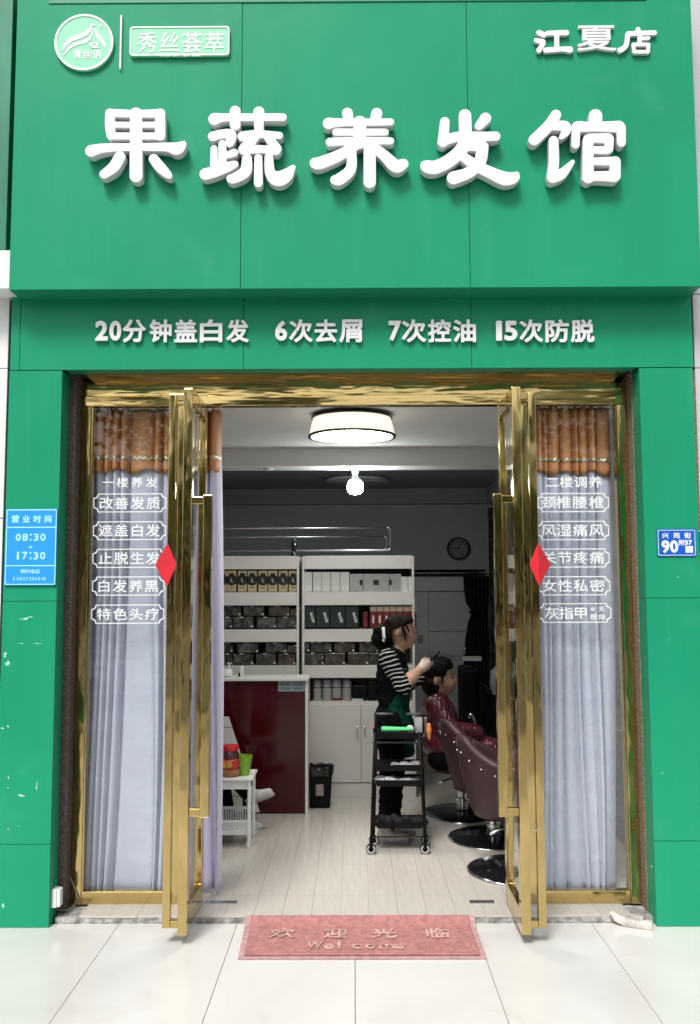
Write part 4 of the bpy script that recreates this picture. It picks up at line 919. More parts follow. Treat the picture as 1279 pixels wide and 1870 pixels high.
for i, c in enumerate((70, 142, 225, 302, 385, 462, 543, 622)):
    t, p0, p1 = gbox('product_box', '%s gold product box with black emblem on the top shelf, counted from the curtain' % ordw[i], ex(c - 35), ex(c + 35), ey(178), ey(344), 'box_gold', group='gold product boxes on the top shelf')
    q = P(ex(c), ey(252), YC + .03); disc(q, .046, YC + .0285, YC + .0298, 24).build('emblem', 'ink_black', t)
    m = MB(); m.prism([(q.x - .012, q.z + .02), (q.x + .006, q.z + .002), (q.x - .004, q.z), (q.x + .013, q.z - .022), (q.x + .004, q.z - .02), (q.x - .012, q.z - .002), (q.x - .002, q.z)], YC + .0275, YC + .0284).build('emblem_mark', 'print_grey', t)
    a, b = P(ex(c - 19), ey(212), YC + .03), P(ex(c + 19), ey(198), YC + .03); MB().box(a.x, b.x, YC + .0285, YC + .0298, a.z, b.z).build('name_bar', 'ink_black', t)
    a, b = P(ex(c - 14), ey(315), YC + .03), P(ex(c + 14), ey(309), YC + .03); MB().box(a.x, b.x, YC + .0288, YC + .0298, a.z, b.z).build('small_print', 'ink_black', t)
for i, (a, b) in enumerate(((705, 770), (775, 843), (845, 912), (915, 985), (988, 1058))):
    t, p0, p1 = gbox('clear_pack', '%s pale clear pack printed with a number on the top shelf' % ordw[i], ex(a), ex(b), ey(190), ey(344), 'box_white', group='pale packs on the top shelf')
    m = MB(); write(m, '10', ex(a + 22), ey(296), ex(b - 10), ey(326), YC + .0298, .001, .02, True, 2); m.build('lettering', 'print_white', t)
    q0, q1 = P(ex(a + 8), ey(250), YC), P(ex(b - 8), ey(206), YC); MB().box(q0.x, q1.x, YC + .0288, YC + .0298, q0.z, q1.z).build('label_area', 'print_grey', t)
for lab, a, b in (('narrow grey gift box beside the clear packs', 1063, 1163), ('wide grey gift box with dark square label in the middle of the top shelf', 1167, 1366), ('short grey gift box beside the folded white paper', 1370, 1462)):
    t, p0, p1 = gbox('gift_box', lab, ex(a), ex(b), ey(204), ey(344), 'box_grey'); cx = {1063: 1150, 1167: 1268, 1370: 1378}[a]; w = 21 if a == 1167 else 11
    q0, q1 = P(ex(cx - w), ey(292), YC), P(ex(cx + w), ey(250), YC); MB().box(q0.x, q1.x, YC + .0285, YC + .0298, q0.z, q1.z).build('dark_label', 'ink_black', t)
t = thing('paper_bag', 'small crumpled white paper bag at the end of the top shelf', 'bag', P(744, 1080, YC + .05))
MB().sheet(lambda s, q: (lambda p: (p.x, YC + .05 + .01 * math.sin(30 * s), p.z))(P(735 + 18 * s, 1081 - 28 * q, YC)), 16, 4).build('front', 'box_white', t, solid=.03)
def foils(rowname, spec, dy):
    for i, (a, b, c, d) in enumerate(spec):
        t, p0, p1 = gbox('plastic_box', '%s clear packet from the curtain, %s' % (ordw[i] if i < 8 else 'last', rowname), ex(a + rnd.uniform(-1, 4)), ex(b - rnd.uniform(-1, 5)), ey(c + rnd.uniform(-2, 5)), ey(d), rnd.choice(['foil_print', 'foil_print', 'foil_brown', 'foil_pale']), 'packet', 'clear packets stacked on the shelves', dep=.13)
        q0, q1 = P(ex(b - 20), ey(d - 6), YC), P(ex(b - 5), ey(d - 18), YC); MB().box(q0.x, q1.x, YC + .0288, YC + .0298, q0.z, q1.z).build('price_label', 'print_grey', t)
        q0, q1 = P(ex(a + 52), ey(c + 8), YC), P(ex(a + 80), ey(c + 1), YC); MB().box(q0.x, q1.x, YC + .0288, YC + .0298, q0.z, q1.z).build('hang_tab', 'print_grey', t)
foils('upper layer, second shelf above the counter', [(52, 215, 455, 532), (230, 395, 455, 532), (430, 592, 455, 532), (596, 660, 470, 532)], 0)
foils('lower layer, second shelf above the counter', [(40, 146, 539, 626), (151, 313, 539, 626), (335, 489, 539, 626), (492, 656, 539, 626)], 0)
foils('upper layer, third shelf above the counter', [(40, 150, 742, 818), (186, 350, 742, 818), (408, 570, 742, 818), (576, 657, 760, 818)], 0)
foils('lower layer, third shelf above the counter', [(40, 148, 824, 914), (151, 313, 824, 914), (330, 486, 824, 914), (500, 640, 824, 914)], 0)
foils('upper layer, shelf beside the hairdresser', [(706, 752, 738, 814), (758, 922, 738, 814), (938, 1102, 738, 814), (1134, 1290, 738, 814)], 0)
foils('lower layer, shelf beside the hairdresser', [(703, 863, 820, 912), (866, 1026, 820, 912), (1044, 1210, 820, 912), (1213, 1375, 820, 912)], 0)
for i, (a, b) in enumerate(((702, 795), (800, 905), (909, 1025), (1030, 1130))):
    t, p0, p1 = gbox('gift_box', '%s dark green gift box with pale script beside the red cartons' % ordw[i], ex(a), ex(b), ey(450), ey(622), 'box_green', group='dark green gift boxes on the second shelf')
    cx = (a + b) / 2 + 22; m = MB()
    for k, (dx, yy, ch) in enumerate(((-8, 520, '青'), (0, 545, '丝'), (8, 570, '俏'))): write(m, ch, ex(cx + dx - 12), ey(yy - 16), ex(cx + dx + 12), ey(yy + 14), YC + .0298, .001, .01, res=2)
    m.build('lettering', 'print_white', t)
t, p0, p1 = gbox('carton', 'slim brown carton between the green boxes and red cartons', ex(1166), ex(1200), ey(502), ey(622), 'box_red')
for i in range(7):
    u = 676 + i * 12.2
    t, p0, p1 = gbox('tall_carton', '%s red carton with cream top on the second shelf, counted from the green boxes' % ordw[i], u, u + 11.4, 1117, 1146, 'box_red', group='red cartons behind the hairdresser')
    q0, q1 = P(u, 1116.6, YC + .03), P(u + 11.4, 1106, YC + .03); MB().box(q0.x, q1.x, YC + .03, YC + .12, q0.z, q1.z).build('cream_top', 'box_cream', t, bevel=.002)
    q0, q1 = P(u + 4, 1138, YC + .03), P(u + 7.5, 1124, YC + .03); MB().box(q0.x, q1.x, YC + .0285, YC + .0298, q0.z, q1.z).build('name_strip', 'print_grey', t)
for i, (a, b) in enumerate(((775, 843), (848, 920), (923, 998), (1003, 1075))):
    y = YC + .09; p0, p1 = P(ex(a), ey(1194), y), P(ex(b), ey(1027), y); r = (p1.x - p0.x) / 2; cx = (p0.x + p1.x) / 2; h = p1.z - p0.z
    t = thing('canister', '%s pale canister on the counter shelf beside the dark carton row' % ordw[i], 'canister', (cx, y, p0.z), 'canisters on the counter shelf')
    MB().lathe([(r * .96, 0), (r, .006), (r, h * .9), (r * .93, h * .93), (r * .93, h), (0, h)], (cx, y, p0.z), 20).build('body', 'bottle_grey', t, auto=40)
    MB().lathe([(r + .0008, h * .62), (r + .0008, h * .66)], (cx, y, p0.z), 20).build('stripe', 'ink_black', t)
    MB().lathe([(r + .0008, h * .06), (r + .0008, h * .16)], (cx, y, p0.z), 20).build('band', 'box_red' if i == 2 else 'box_grey', t)
for lab, a, b, c, d in (('black carton on the counter shelf beside the canisters', 1082, 1195, 1070, 1192), ('dark small appliance on the counter shelf behind the hairdresser', 1200, 1275, 1035, 1192), ('dark upright bottle at the end of the counter shelf', 745, 768, 1040, 1194)):
    gbox('dark_carton', lab, ex(a), ex(b), ey(c), ey(d), 'black_plastic', dep=.12, bevel=.012)
gbox('paper_stack', 'flat white paper stack lying on the counter shelf', ex(1080), ex(1165), ey(1178), ey(1196), 'box_white', cat='paper', dep=.05, y=YC + .008, bevel=.001)
# chrome rack, figurine on top of the cabinets
zk = zc(1015) + .0005
M('rack_steel', (.30, .30, .31), .32, 1.0)
rk = thing('chrome_rack', 'long chrome tube towel rack on top of the white shelves', 'rack', (X(560, 1010, YC + .2), YC + .2, zk))
def rackloop(uR, v0, v1, yy, rad):
    pr_ = [P(uR, v, yy) for v in (v0, v1)]; xr_ = pr_[0].x; zt_, zb2 = pr_[0].z, pr_[1].z; xl_ = X(344, 1000, yy); q = .025
    pts = []
    for cx, cz, a in ((xr_ - q, zt_ - q, 90), (xr_ - q, zb2 + q, 0), (xl_ + q, zb2 + q, 270), (xl_ + q, zt_ - q, 180)):
        pts += [(cx + q * math.cos(R(a - 90 * i / 4)), yy, cz + q * math.sin(R(a - 90 * i / 4))) for i in range(5)]
    return MB().tube(pts + [pts[0]], rad, 8)
rackloop(713, 964, 1005, YC + .12, .0075).build('tube_loop', 'rack_steel', rk, smooth=True)
rackloop(707, 980, 1004, YC + .30, .0065).build('tube_loop', 'rack_steel', rk, smooth=True)
for u in (350, 440, 530, 620, 705): x = X(u, 1000, YC + .2); MB().tube([(x, YC + .12, zk + .005), (x, YC + .30, zk + .005)], .005, 6).build('cross_bar', 'chrome', rk)
fg = Sdf(.004, .01); q = P(537, 1013, YC + .05); q.z = zk
fg.chain([q + Vector((0, 0, .006)), q + Vector((0, 0, .02))], [.03, .022]).chain([q + Vector((0, 0, .02)), q + Vector((.002, 0, .08)), q + Vector((-.002, 0, .125)), q + Vector((0, 0, .15))], [.016, .024, .014, .006])
o = fg.build('figurine', 'black_gloss'); tag(o, 'small black figurine standing on top of the shelf unit', 'figurine')

# ------------------------------------------------------------------ reception counter
M('red_gloss', (.055, .003, .006), .10, spec=.35, var=.1, vs=2)
YR = 2.16
x0, x1 = X(318, 1300, YR), X(563, 1300, YR); zc0 = Z(500, 1238, YR)
ct = thing('counter', 'reception counter with glossy dark red front and white edges', 'counter', ((x0 + x1) / 2, YR, FL))
MB().box(x0, x1 - .023, YR + .012, YR + .03, FL, zc0 - .022).build('front_panel', 'red_gloss', ct, bevel=.001)
MB().box(x1 - .022, x1, YR, YR + .26, FL, zc0 - .022).build('side_panel', 'laminate', ct, bevel=.002)
MB().box(x0, x0 + .022, YR + .031, YR + .26, FL, zc0 - .022).build('side_panel', 'laminate', ct, bevel=.002)
MB().box(x0 - .01, x1 + .006, YR - .02, YR + .27, zc0 - .0215, zc0).build('top', 'laminate', ct, bevel=.003)
a, b = P(508, 1263, YR), P(557, 1244, YR)
no = MB().box(a.x, b.x, YR + .009, YR + .0115, a.z, b.z).build('notice', M('notice_blue', (.22, .29, .31), .5), ct)
m = MB()
for i, (ch, c_, r_) in enumerate((('收费', 0, 0), ('价目表', 1, 0), ('洗剪吹', 0, 1), ('养发', 1, 1))):
    write(m, ch, 511 + c_ * 25, 1247 + r_ * 8, 530 + c_ * 24, 1252.5 + r_ * 8, YR + .0088, .0006, 0, True, 1)
m.build('lettering', 'ink_black', no)
pz = zc0 + .0005
a = P(414, 1238, YR + .1); k = .0042
lc_ = thing('desk_ornament', 'small white cup shaped ornament with curved stem on the counter', 'ornament', (a.x, YR + .1, pz))
MB().lathe([(.030, 0), (.044, .01), (.046, .05), (.04, .058), (0, .058)], (a.x, YR + .1, pz), 20).build('cup', 'plastic_white', lc_, auto=50)
MB().tube([(a.x + .005, YR + .1, pz + .055), (a.x + .022, YR + .1, pz + .075), (a.x + .02, YR + .1, pz + .098), (a.x + .006, YR + .1, pz + .106)], [.008, .007, .006, .005], 8).build('stem', 'plastic_white', lc_, smooth=True)
a = P(442, 1238, YR + .1); bt = thing('dispenser', 'small white squeeze dispenser standing on the counter', 'dispenser', (a.x, YR + .1, pz))
MB().box(a.x - .012, a.x + .012, YR + .085, YR + .115, pz, pz + .085).build('body', 'plastic_white', bt, bevel=.006)
MB().box(a.x - .026, a.x - .0125, YR + .09, YR + .11, pz, pz + .03).build('clip', 'black_plastic', bt, bevel=.003)

# ------------------------------------------------------------------ bin
yb_ = 2.06 + .0; c = PZ(585, 1472, FL); tb = thing('waste_bin', 'black waste bin lined with a bag beside the counter', 'bin', (c.x, c.y, FL))
MB().box(c.x - .078, c.x + .078, c.y - .075, c.y + .075, FL, FL + .285, (1.22, 1.22)).build('tub', 'black_plastic', tb, bevel=.012)
def bag(s, q):
    a = 2 * math.pi * s; rx = .098 + .006 * math.sin(9 * a) + .008 * q; p = 4; cx_ = abs(math.cos(a)) ** .5 * math.copysign(1, math.cos(a)); sy_ = abs(math.sin(a)) ** .5 * math.copysign(1, math.sin(a))
    return (c.x + rx * cx_, c.y + rx * sy_, FL + .24 + .065 * q + .006 * math.sin(13 * a) * q)
MB().sheet(bag, 60, 4).build('bag_rim', 'black_gloss', tb, smooth=True, solid=.003)
a, b = P(577, 1453, c.y - .09), P(591, 1432, c.y - .09); m = MB(); m.box(a.x, b.x, c.y - .0955, c.y - .094, a.z, b.z); m.build('label', M('bin_label', (.30, .24, .23), .6, var=.5, vs=60), tb)
# ------------------------------------------------------------------ white side table with snacks by the curtain
M('skin', (.40, .235, .155), .55, var=.06, vs=12); M('hair_black', (.0025, .002, .002), .65, var=.3, vs=40, stretch=(1, 1, .2), bump=.8, bs=150, bdist=.006, spec=.12)
YT = 1.27
lg = PZ(452, 1548, FL); xt1 = lg.x + .022; xt0 = xt1 - .42; yt0 = lg.y - .01; zt0 = Z(452, 1421, yt0)
tb = thing('side_table', 'small white plastic side table with a lower rack', 'table', ((xt0 + xt1) / 2, yt0 + .15, FL))
MB().box(xt0 - .012, xt1 + .012, yt0 - .012, yt0 + .30, zt0 - .018, zt0).build('top', 'plastic_white', tb, bevel=.006)
MB().box(xt0 + .02, xt1 - .02, yt0 + .012, yt0 + .022, zt0 - .075, zt0 - .0185).build('apron', 'plastic_white', tb, bevel=.003)
for x in (xt0, xt1 - .022):
    for y in (yt0, yt0 + .26): MB().box(x, x + .022, y, y + .022, FL, zt0 - .0185).build('leg', 'plastic_white', tb, bevel=.004)
bk = thing('plastic_basket', 'white slotted plastic basket under the side table', 'basket', ((xt0 + xt1) / 2, yt0 + .15, FL))
zb0, zb1 = FL + .075, FL + .17
def slotted(x0, x1, y0, y1, z0, z1, n):
    m = MB(); m.box(x0, x1, y0, y1, z0, z0 + .03); m.box(x0, x1, y0, y1, z1 - .02, z1); w = (x1 - x0) / n
    for i in range(n + 1): c_ = x0 + i * w; m.box(max(x0, c_ - w * .28), min(x1, c_ + w * .28), y0, y1, z0 + .0305, z1 - .0205)
    return m
slotted(xt0 + .03, xt1 - .03, yt0 + .026, yt0 + .030, zb0, zb1, 22).build('front', 'plastic_white', bk)
slotted(xt0 + .03, xt1 - .03, yt0 + .235, yt0 + .239, zb0, zb1 + .04, 22).build('back', 'plastic_white', bk)
for x in (xt0 + .025, xt1 - .0295): MB().box(x, x + .0045, yt0 + .026, yt0 + .239, zb0, zb1).build('side', 'plastic_white', bk)
MB().box(xt0 + .03, xt1 - .03, yt0 + .031, yt0 + .234, zb0, zb0 + .004).build('bottom', 'plastic_white', bk)
M('jar_label', (.45, .02, .02), .4, var=.6, vs=35); M('nuts', (.33, .15, .06), .7, var=.7, vs=60, bump=.6, bs=70); M('lid_red', (.55, .015, .02), .35); M('cup_green', (.20, .42, .03), .35); M('label_yellow', (.75, .45, .06), .4)
c = P(420, 1420, yt0 + .06); z0 = zt0 + .0005; jr = thing('snack_jar', 'plastic jar of nuts with red lid on the side table', 'jar', (c.x, yt0 + .07, z0))
jx, jy = c.x, yt0 + .07
MB().lathe([(.055, 0), (.062, .006), (.062, .05)], (jx, jy, z0), 28).build('nuts_layer', 'nuts', jr, smooth=True)
lb = MB().lathe([(.063, .05), (.063, .115)], (jx, jy, z0), 28).build('label', 'jar_label', jr, smooth=True)
m = MB()
for i, ch in enumerate('香酥'): write(m, ch, 0, 0, 0, 0, jy - .0632, .001, .01, False, 2, (jx - .045 + i * .035, z0 + .062, jx - .012 + i * .035, z0 + .105))
m.build('lettering', 'label_yellow', lb)
MB().lathe([(.062, .115), (.062, .14), (.05, .155), (.046, .17)], (jx, jy, z0), 28).build('shoulder', M('jar_dark', (.08, .03, .025), .12), jr, smooth=True)
MB().lathe([(.052, .165), (.054, .168), (.054, .195), (.05, .2), (0, .2)], (jx, jy, z0), 28).build('lid', 'lid_red', jr, auto=40)
c = P(446, 1418, yt0 + .1); cp = thing('green_cup', 'lime green plastic cup beside the snack jar', 'cup', (c.x, yt0 + .1, z0))
MB().lathe([(.034, 0), (.036, .004), (.052, .10), (.055, .128), (.050, .128), (.047, .10), (.031, .008), (0, .008)], (c.x, yt0 + .1, z0), 28).build('body', 'cup_green', cp, auto=40)
# white slant-edged panel in front of the counter
wp = thing('slanted_panel', 'white seamed panel with slanted edge standing before the red counter', 'panel', (X(430, 1400, 2.1), 2.1, FL))
yq = 2.02; eu = lambda v: 417 + (v - 1309) * (475 - 417) / (1487 - 1309)
bnd = [1309, 1329, 1366, 1410, 1455, 1484]
for a, b in zip(bnd, bnd[1:]):
    q = [P(360, a + .6, yq), P(eu(a), a + .6, yq), P(eu(b), b - .6, yq), P(360, b - .6, yq)]; MB().prism([(p.x, max(p.z, FL)) for p in q], yq, yq + .03).build('panel', 'laminate', wp, bevel=.002)
# seated visitor, mostly hidden by the curtain
M('cloth_dark', (.005, .005, .006), .85, spec=.05, var=.25, vs=20); M('shirt_grey', (.12, .12, .115), .85, var=.3, vs=25); M('shoe_white', (.52, .50, .48), .6, var=.12, vs=30); M('sole', (.30, .29, .28), .7)
ys = 1.72
def V(u, v, dy=0, y0=ys): p = P(u, v, y0 + dy); return (p.x, p.y, p.z)
vs_ = Sdf(.011, .03)
hip = V(330, 1400, .0); kn = V(404, 1392, -.02); an = V(452, 1452, -.02)
vs_.chain([hip, kn, an], [.085, .062, .042], 0); vs_.chain([V(330, 1400, .18), V(400, 1400, .18), V(425, 1520, .18)], [.085, .062, .04], 0)
vs_.chain([hip, V(335, 1330, .09), V(340, 1260, .09)], [.11, .12, .13], 1); vs_.chain([V(345, 1255, -.06), V(375, 1330, -.1), V(398, 1352, .0)], [.05, .042, .032], 1)
vs_.cap(V(345, 1240, .09), V(350, 1215, .09), .05, .05, 2); vs_.ell(V(352, 1190, .09), (.09, .075, .11), 2); vs_.ell(V(344, 1180, .09), (.095, .085, .1), 3)
pv = thing('person', 'person in dark trousers with crossed leg seated behind the side table', 'person', (hip[0], ys, FL))
vs_.build('body', ['cloth_dark', 'shirt_grey', 'skin', 'hair_black'], pv)
def sneaker(par, heel, toe, w=.04, up=.075):
    h = Vector(heel); t_ = Vector(toe); d = (t_ - h); L = d.length; d.normalize(); n_ = Vector((-d.z, 0, d.x)); 
    if n_.z < 0: n_ = -n_
    s = Sdf(.005, .02); s.chain([h + d * .04 + n_ * .03, h + d * L * .45 + n_ * .03, h + d * (L - .035) + n_ * .022], [.036, .036, .028], 0); s.cap(h + d * .045 + n_ * .05, h + d * .06 + n_ * up, .036, .036, 0)
    so = Sdf(.005, .012); so.chain([h + d * .04, h + d * L * .5, h + d * (L - .035)], [.036, .034, .034], 0)
    hv, nv = np.array(h), np.array(n_); so.cut.append(lambda x, y, z: np.abs((x - hv[0]) * nv[0] + (y - hv[1]) * nv[1] + (z - hv[2]) * nv[2]) - .012)
    o = s.build('sneaker', ['shoe_white'], par); so.build('sole', ['sole'], o); return o
sneaker(pv, V(449, 1470, -.02), V(502, 1449, -.02)); sneaker(pv, V(412, 1531, .18), V(466, 1531, .18))
so = thing('round_stool', 'round white stool base under the seated visitor', 'stool', (X(440, 1500, 1.78), 1.78, FL))
c = PZ(448, 1510, FL)
MB().lathe([(.12, 0), (.122, .008), (.10, .018), (.025, .03), (.018, .05)], (c.x, c.y, FL), 28).build('base', 'plastic_white', so, auto=40)
MB().lathe([(.02, .03), (.02, .40)], (c.x, c.y, FL), 12).build('column', 'black_plastic', so)
MB().lathe([(0, .36), (.15, .38), (.16, .40), (.15, .425), (0, .43)], (c.x - .16, c.y, FL), 24).build('seat', 'plastic_white', so, auto=40)

# ------------------------------------------------------------------ salon trolley
f0 = PZ(678, 1558, FL); f1 = PZ(777, 1561, FL); yf = (f0.y + f1.y) / 2; yk = yf + .20; tx0, tx1 = f0.x, f1.x; k = .028
tr = thing('salon_trolley', 'black salon trolley with stacked trays on castors', 'trolley', ((tx0 + tx1) / 2, yf + .1, FL))
ztop = Z(725, 1337, yf)
M('wheel_grey', (.4, .4, .4), .5)
for (x, y, s) in ((tx0, yf, 1), (tx1, yf, -1), (tx0 + .02, yk, 1), (tx1 + .02, yk, -1)):
    MB().tube([(x, y, FL + .055), (x + s * k * .4, y, FL + .35), (x + s * k, y, ztop)], .0085, 8).build('upright', 'black_plastic', tr, smooth=True)
    w_ = MB().prism(ringpts((x, FL + .032), .032, 18), y - .011, y + .011).build('castor', 'black_plastic', tr, bevel=.004)
    put('rim', outline_mesh('rim', [ringpts((x, FL + .032), .027, 18), ringpts((x, FL + .032), .017, 18)[::-1]], .002), 'wheel_grey', w_, loc=(0, y - .0135, 0))
    MB().box(x - .012, x + .012, y - .018, y + .018, FL + .045, FL + .068).build('fork', 'black_plastic', w_, bevel=.004)
def tray(z, h, e=0.0):
    x0_, x1_ = tx0 + .022 - e, tx1 + .0 + e; y0_, y1_ = yf + .004, yk - .004
    t_ = MB(); cx_, cy_ = (x0_ + x1_) / 2, (y0_ + y1_) / 2; hx, hy = (x1_ - x0_) / 2, (y1_ - y0_) / 2; pr_ = [(1.0, 0), (.98, -.004), (.90, -h), (.86, -h), (.94, -.01), (.95, -.002)]
    vs, fs = [], []
    rings = [(a, zz) for a, zz in ((.88, -h), (.985, -.006), (1.03, -.004), (1.03, 0), (.97, 0), (.965, -.004), (.86, -h + .004))]
    for a, zz in rings: vs += [(cx_ + hx * a * sx_, cy_ + hy * a * sy_, z + zz) for sx_, sy_ in ((-1, -1), (1, -1), (1, 1), (-1, 1))]
    for i in range(len(rings) - 1):
        for q in range(4): fs.append((i * 4 + q, i * 4 + (q + 1) % 4, i * 4 + 4 + (q + 1) % 4, i * 4 + 4 + q))
    fs.append((3, 2, 1, 0)); n_ = (len(rings) - 1) * 4; fs.append((n_, n_ + 1, n_ + 2, n_ + 3)); t_.add(vs, fs)
    t_.build('tray', 'black_plastic', tr, bevel=.003)
TZ = [Z(725, v, yf) for v in (1338, 1397, 1425, 1502)]
for z in TZ: tray(z, .042)
for z in (Z(725, 1356, yf), FL + .105):
    MB().tube([(tx0 + .01, yf, z), (tx1 - .01, yf, z)], .005, 6).build('rail', 'black_gloss', tr)
for x in (tx0 + .012, tx1 + .004): MB().tube([(x, yf, FL + .14), (x + .01, yk, FL + .14)], .005, 6).build('side_rail', 'black_plastic', tr)
for x in (tx0 + .035, tx1 + .0):
    zh = Z(700, 1306, yf + .1); MB().tube([(x, yf + .02, ztop - .01), (x, yf + .03, zh - .02), (x, yf + .06, zh), (x, yk - .06, zh), (x, yk - .03, zh - .02), (x, yk - .02, ztop - .01)], .0075, 8).build('side_handle', 'black_plastic', tr, smooth=True)
for u0, u1 in ((684, 718), (742, 776)):
    a, b = P(u0, 1304, yk), P(u1, 1304, yk); MB().tube([a, b], .009, 8).build('grip', M('grip_grey', (.10, .10, .10), .5) if 'grip_grey' not in MATS else 'grip_grey', tr, smooth=True)
# things on the trolley
M('towel_green', (.10, .55, .20), .9, bump=.4, bs=150); M('cup_clear', (.42, .43, .44), .3); M('orange_wrap', (.55, .20, .05), .6, var=.5, vs=40)
tw = Sdf(.005, .01); a, b = Vector(P(700, 1331, yf + .05)), Vector(P(752, 1334, yf + .05)); a.z = b.z = TZ[0] + .012
tw.chain([a, (a + b) / 2, b], [.013, .011, .010]); tw.chain([a + Vector((0, .03, .004)), b + Vector((0, .03, 0))], [.014, .01])
o = tw.build('rolled_towel', 'towel_green'); tag(o, 'rolled bright green cloth on the top trolley tray', 'towel')
c = P(768, 1330, yf + .08); zt1 = TZ[0] - .036; cu = thing('measuring_cup', 'translucent grey plastic cup on the top trolley tray', 'cup', (c.x, yf + .08, zt1))
MB().lathe([(.030, 0), (.032, .003), (.042, .10), (.044, .118), (.040, .118), (.029, .006), (0, .006)], (c.x, yf + .08, zt1), 24).build('body', 'cup_clear', cu, auto=40)
c = P(749, 1330, yf + .1); ro = MB().prism(ringpts((c.x, TZ[0] + .008), .024, 24), yf + .09, yf + .11).build('tape_roll', 'plastic_white', bevel=.003); tag(ro, 'white roll lying on the top trolley tray beside the cup', 'roll')
wr = Sdf(.005, .012); c = Vector(P(783, 1335, yf + .06)); wr.chain([c + Vector((0, 0, .035)), c, c + Vector((.004, 0, -.05))], [.017, .018, .010]); o = wr.build('hair_band', 'orange_wrap'); tag(o, 'orange wound hair band hanging at the trolley corner', 'hair band')
GLASS('film', (.75, .77, .78), .18, .15)
M('film_white', (.42, .43, .44), .3, var=.5, vs=30, bump=.6, bs=40)
def heap(name, lab, u0, u1, v, hgt, mat, cat, z, seed):
    r_ = random.Random(seed); s = Sdf(.006, .016); y = yf + .09
    for i in range(9):
        c = P(u0 + (u1 - u0) * (i + .5) / 9, v, y); s.ell((c.x, y + r_.uniform(-.05, .04), z + .012 + hgt * .3 * r_.random()), (.022 + .01 * r_.random(), .025, hgt * (.35 + .5 * r_.random())), 0, (r_.uniform(-.6, .6), r_.uniform(-.6, .6), r_.uniform(-1, 1)))
    o = s.build(name, mat); return tag(o, lab, cat)
heap('plastic_film', 'crumpled clear plastic film on the third trolley tray', 686, 722, 1420, .035, 'film_white', 'plastic film', TZ[2] - .03, 1)
heap('foil_strips', 'grey foil strips lying beside the film on the trolley', 726, 766, 1424, .018, 'box_grey', 'foil', TZ[2] - .03, 2)
heap('small_tools', 'small grey tools lying on the second trolley tray', 712, 766, 1396, .018, 'bottle_grey', 'tools', TZ[1] - .032, 3)
heap('dark_cloth', 'black crumpled cloth filling the lowest trolley tray', 682, 780, 1496, .05, 'black_cloth', 'cloth', TZ[3] - .03, 4)

# ------------------------------------------------------------------ barber chairs
M('leather', (.040, .016, .020), .46, spec=.35, var=.28, vs=9, bump=.5, bs=28, bdist=.004); M('leather_dark', (.03, .012, .015), .4, var=.15)
def barber(lab, cx, cy, rz, hb_=.765, ha_=.56):
    t = thing('barber_chair', lab, 'chair', (cx, cy, FL), 'barber chairs along the mirror wall')
    Mz = Matrix.Translation((cx, cy, 0)) @ Matrix.Rotation(rz, 4, 'Z')
    def T(m):
        m.v = [tuple(Mz @ Vector(p)) for p in m.v]; return m
    MB0 = MB
    T(MB().lathe([(.30, 0), (.302, .006), (.29, .014), (.06, .03), (.05, .04)], (0, 0, FL), 48)).build('base_plate', 'black_gloss', t, auto=30)
    T(MB().lathe([(.303, 0), (.309, .004), (.303, .010)], (0, 0, FL), 48)).build('base_ring', 'chrome', t, smooth=True)
    T(MB().lathe([(.045, .03), (.045, .10), (.05, .105), (.05, .12), (.036, .125), (.036, .38)], (0, 0, FL), 24)).build('column', 'chrome', t, auto=40)
    # tub shell: U-shaped wall open to the front (+x)
    N = 44; rows_ = 10
    def path(s):
        a = s * 2 - 1                                   # -1..1 along the U
        L = .30; w = .285; q = abs(a); sg_ = 1 if a > 0 else -1
        arc = math.pi / 2 * w * .9; tot = L + arc; d = q * tot
        if d < arc: th = d / (w * .9); return (-.12 - w * .9 * math.cos(th), sg_ * w * math.sin(th))
        return (-.12 + (d - arc), sg_ * w)
    def rim(s): q = abs(s * 2 - 1); return hb_ - (hb_ - ha_) * (min(1, max(0, (q - .14) / .62)) ** .85)
    def wall(off):
        def fn(s, q):
            x, y = path(s); z0_ = .33; z1_ = rim(s); k_ = 1 - .30 * (1 - q) ** 1.3; bulge = 1 + off
            return (((x + .05) * bulge * k_ - .02), y * bulge * k_, z0_ + (z1_ - z0_) * q + FL)
        return fn
    T(MB().sheet(wall(.04), N, rows_)).build('shell', 'leather', t, smooth=True, solid=.012)
    T(MB().sheet(wall(-.16), N, rows_)).build('lining', 'leather_dark', t, smooth=True, solid=.02)
    pts = [Vector(wall(-.05)(i / N, 1.0)) + Vector((0, 0, .0)) for i in range(N + 1)]
    T(MB().tube(pts, .032, 12)).build('rim_roll', 'leather', t, smooth=True)
    for s in (.22, .5, .78): T(MB().tube([wall(.045)(s, q_ / 8) for q_ in range(9)], .005, 6)).build('seam_piping', 'leather_dark', t, smooth=True)
    for i in range(17):
        s = .04 + .92 * i / 16; p = Vector(wall(.055)(s, .86)); m = MB(); m.lathe([(0, -.006), (.005, -.004), (.006, 0), (.005, .004), (0, .006)], p, 8); T(m).build('stud', 'chrome', t, smooth=True)
    T(MB().box(-.17, .20, -.14, .14, FL + .41, FL + .49)).build('seat', 'leather_dark', t, bevel=.04, seg=4)
    T(MB().tube([(.05, -.10, FL + .35), (.30, -.10, FL + .2), (.40, -.10, FL + .11), (.40, .10, FL + .11), (.30, .10, FL + .2), (.05, .10, FL + .35)], .012, 8)).build('footrest', 'chrome', t, smooth=True)
    T(MB().tube([(-.02, -.03, FL + .33), (-.10, -.16, FL + .29), (-.20, -.22, FL + .27)], .009, 8)).build('pump_lever', 'chrome', t, smooth=True)
    return t
c1 = PZ(872, 1531, FL); c2 = PZ(838, 1486, FL); c3_ = PZ(948, 1590, FL)
barber('empty burgundy studded barber chair in front of the seated customer', c1.x + .11, c1.y, R(8))
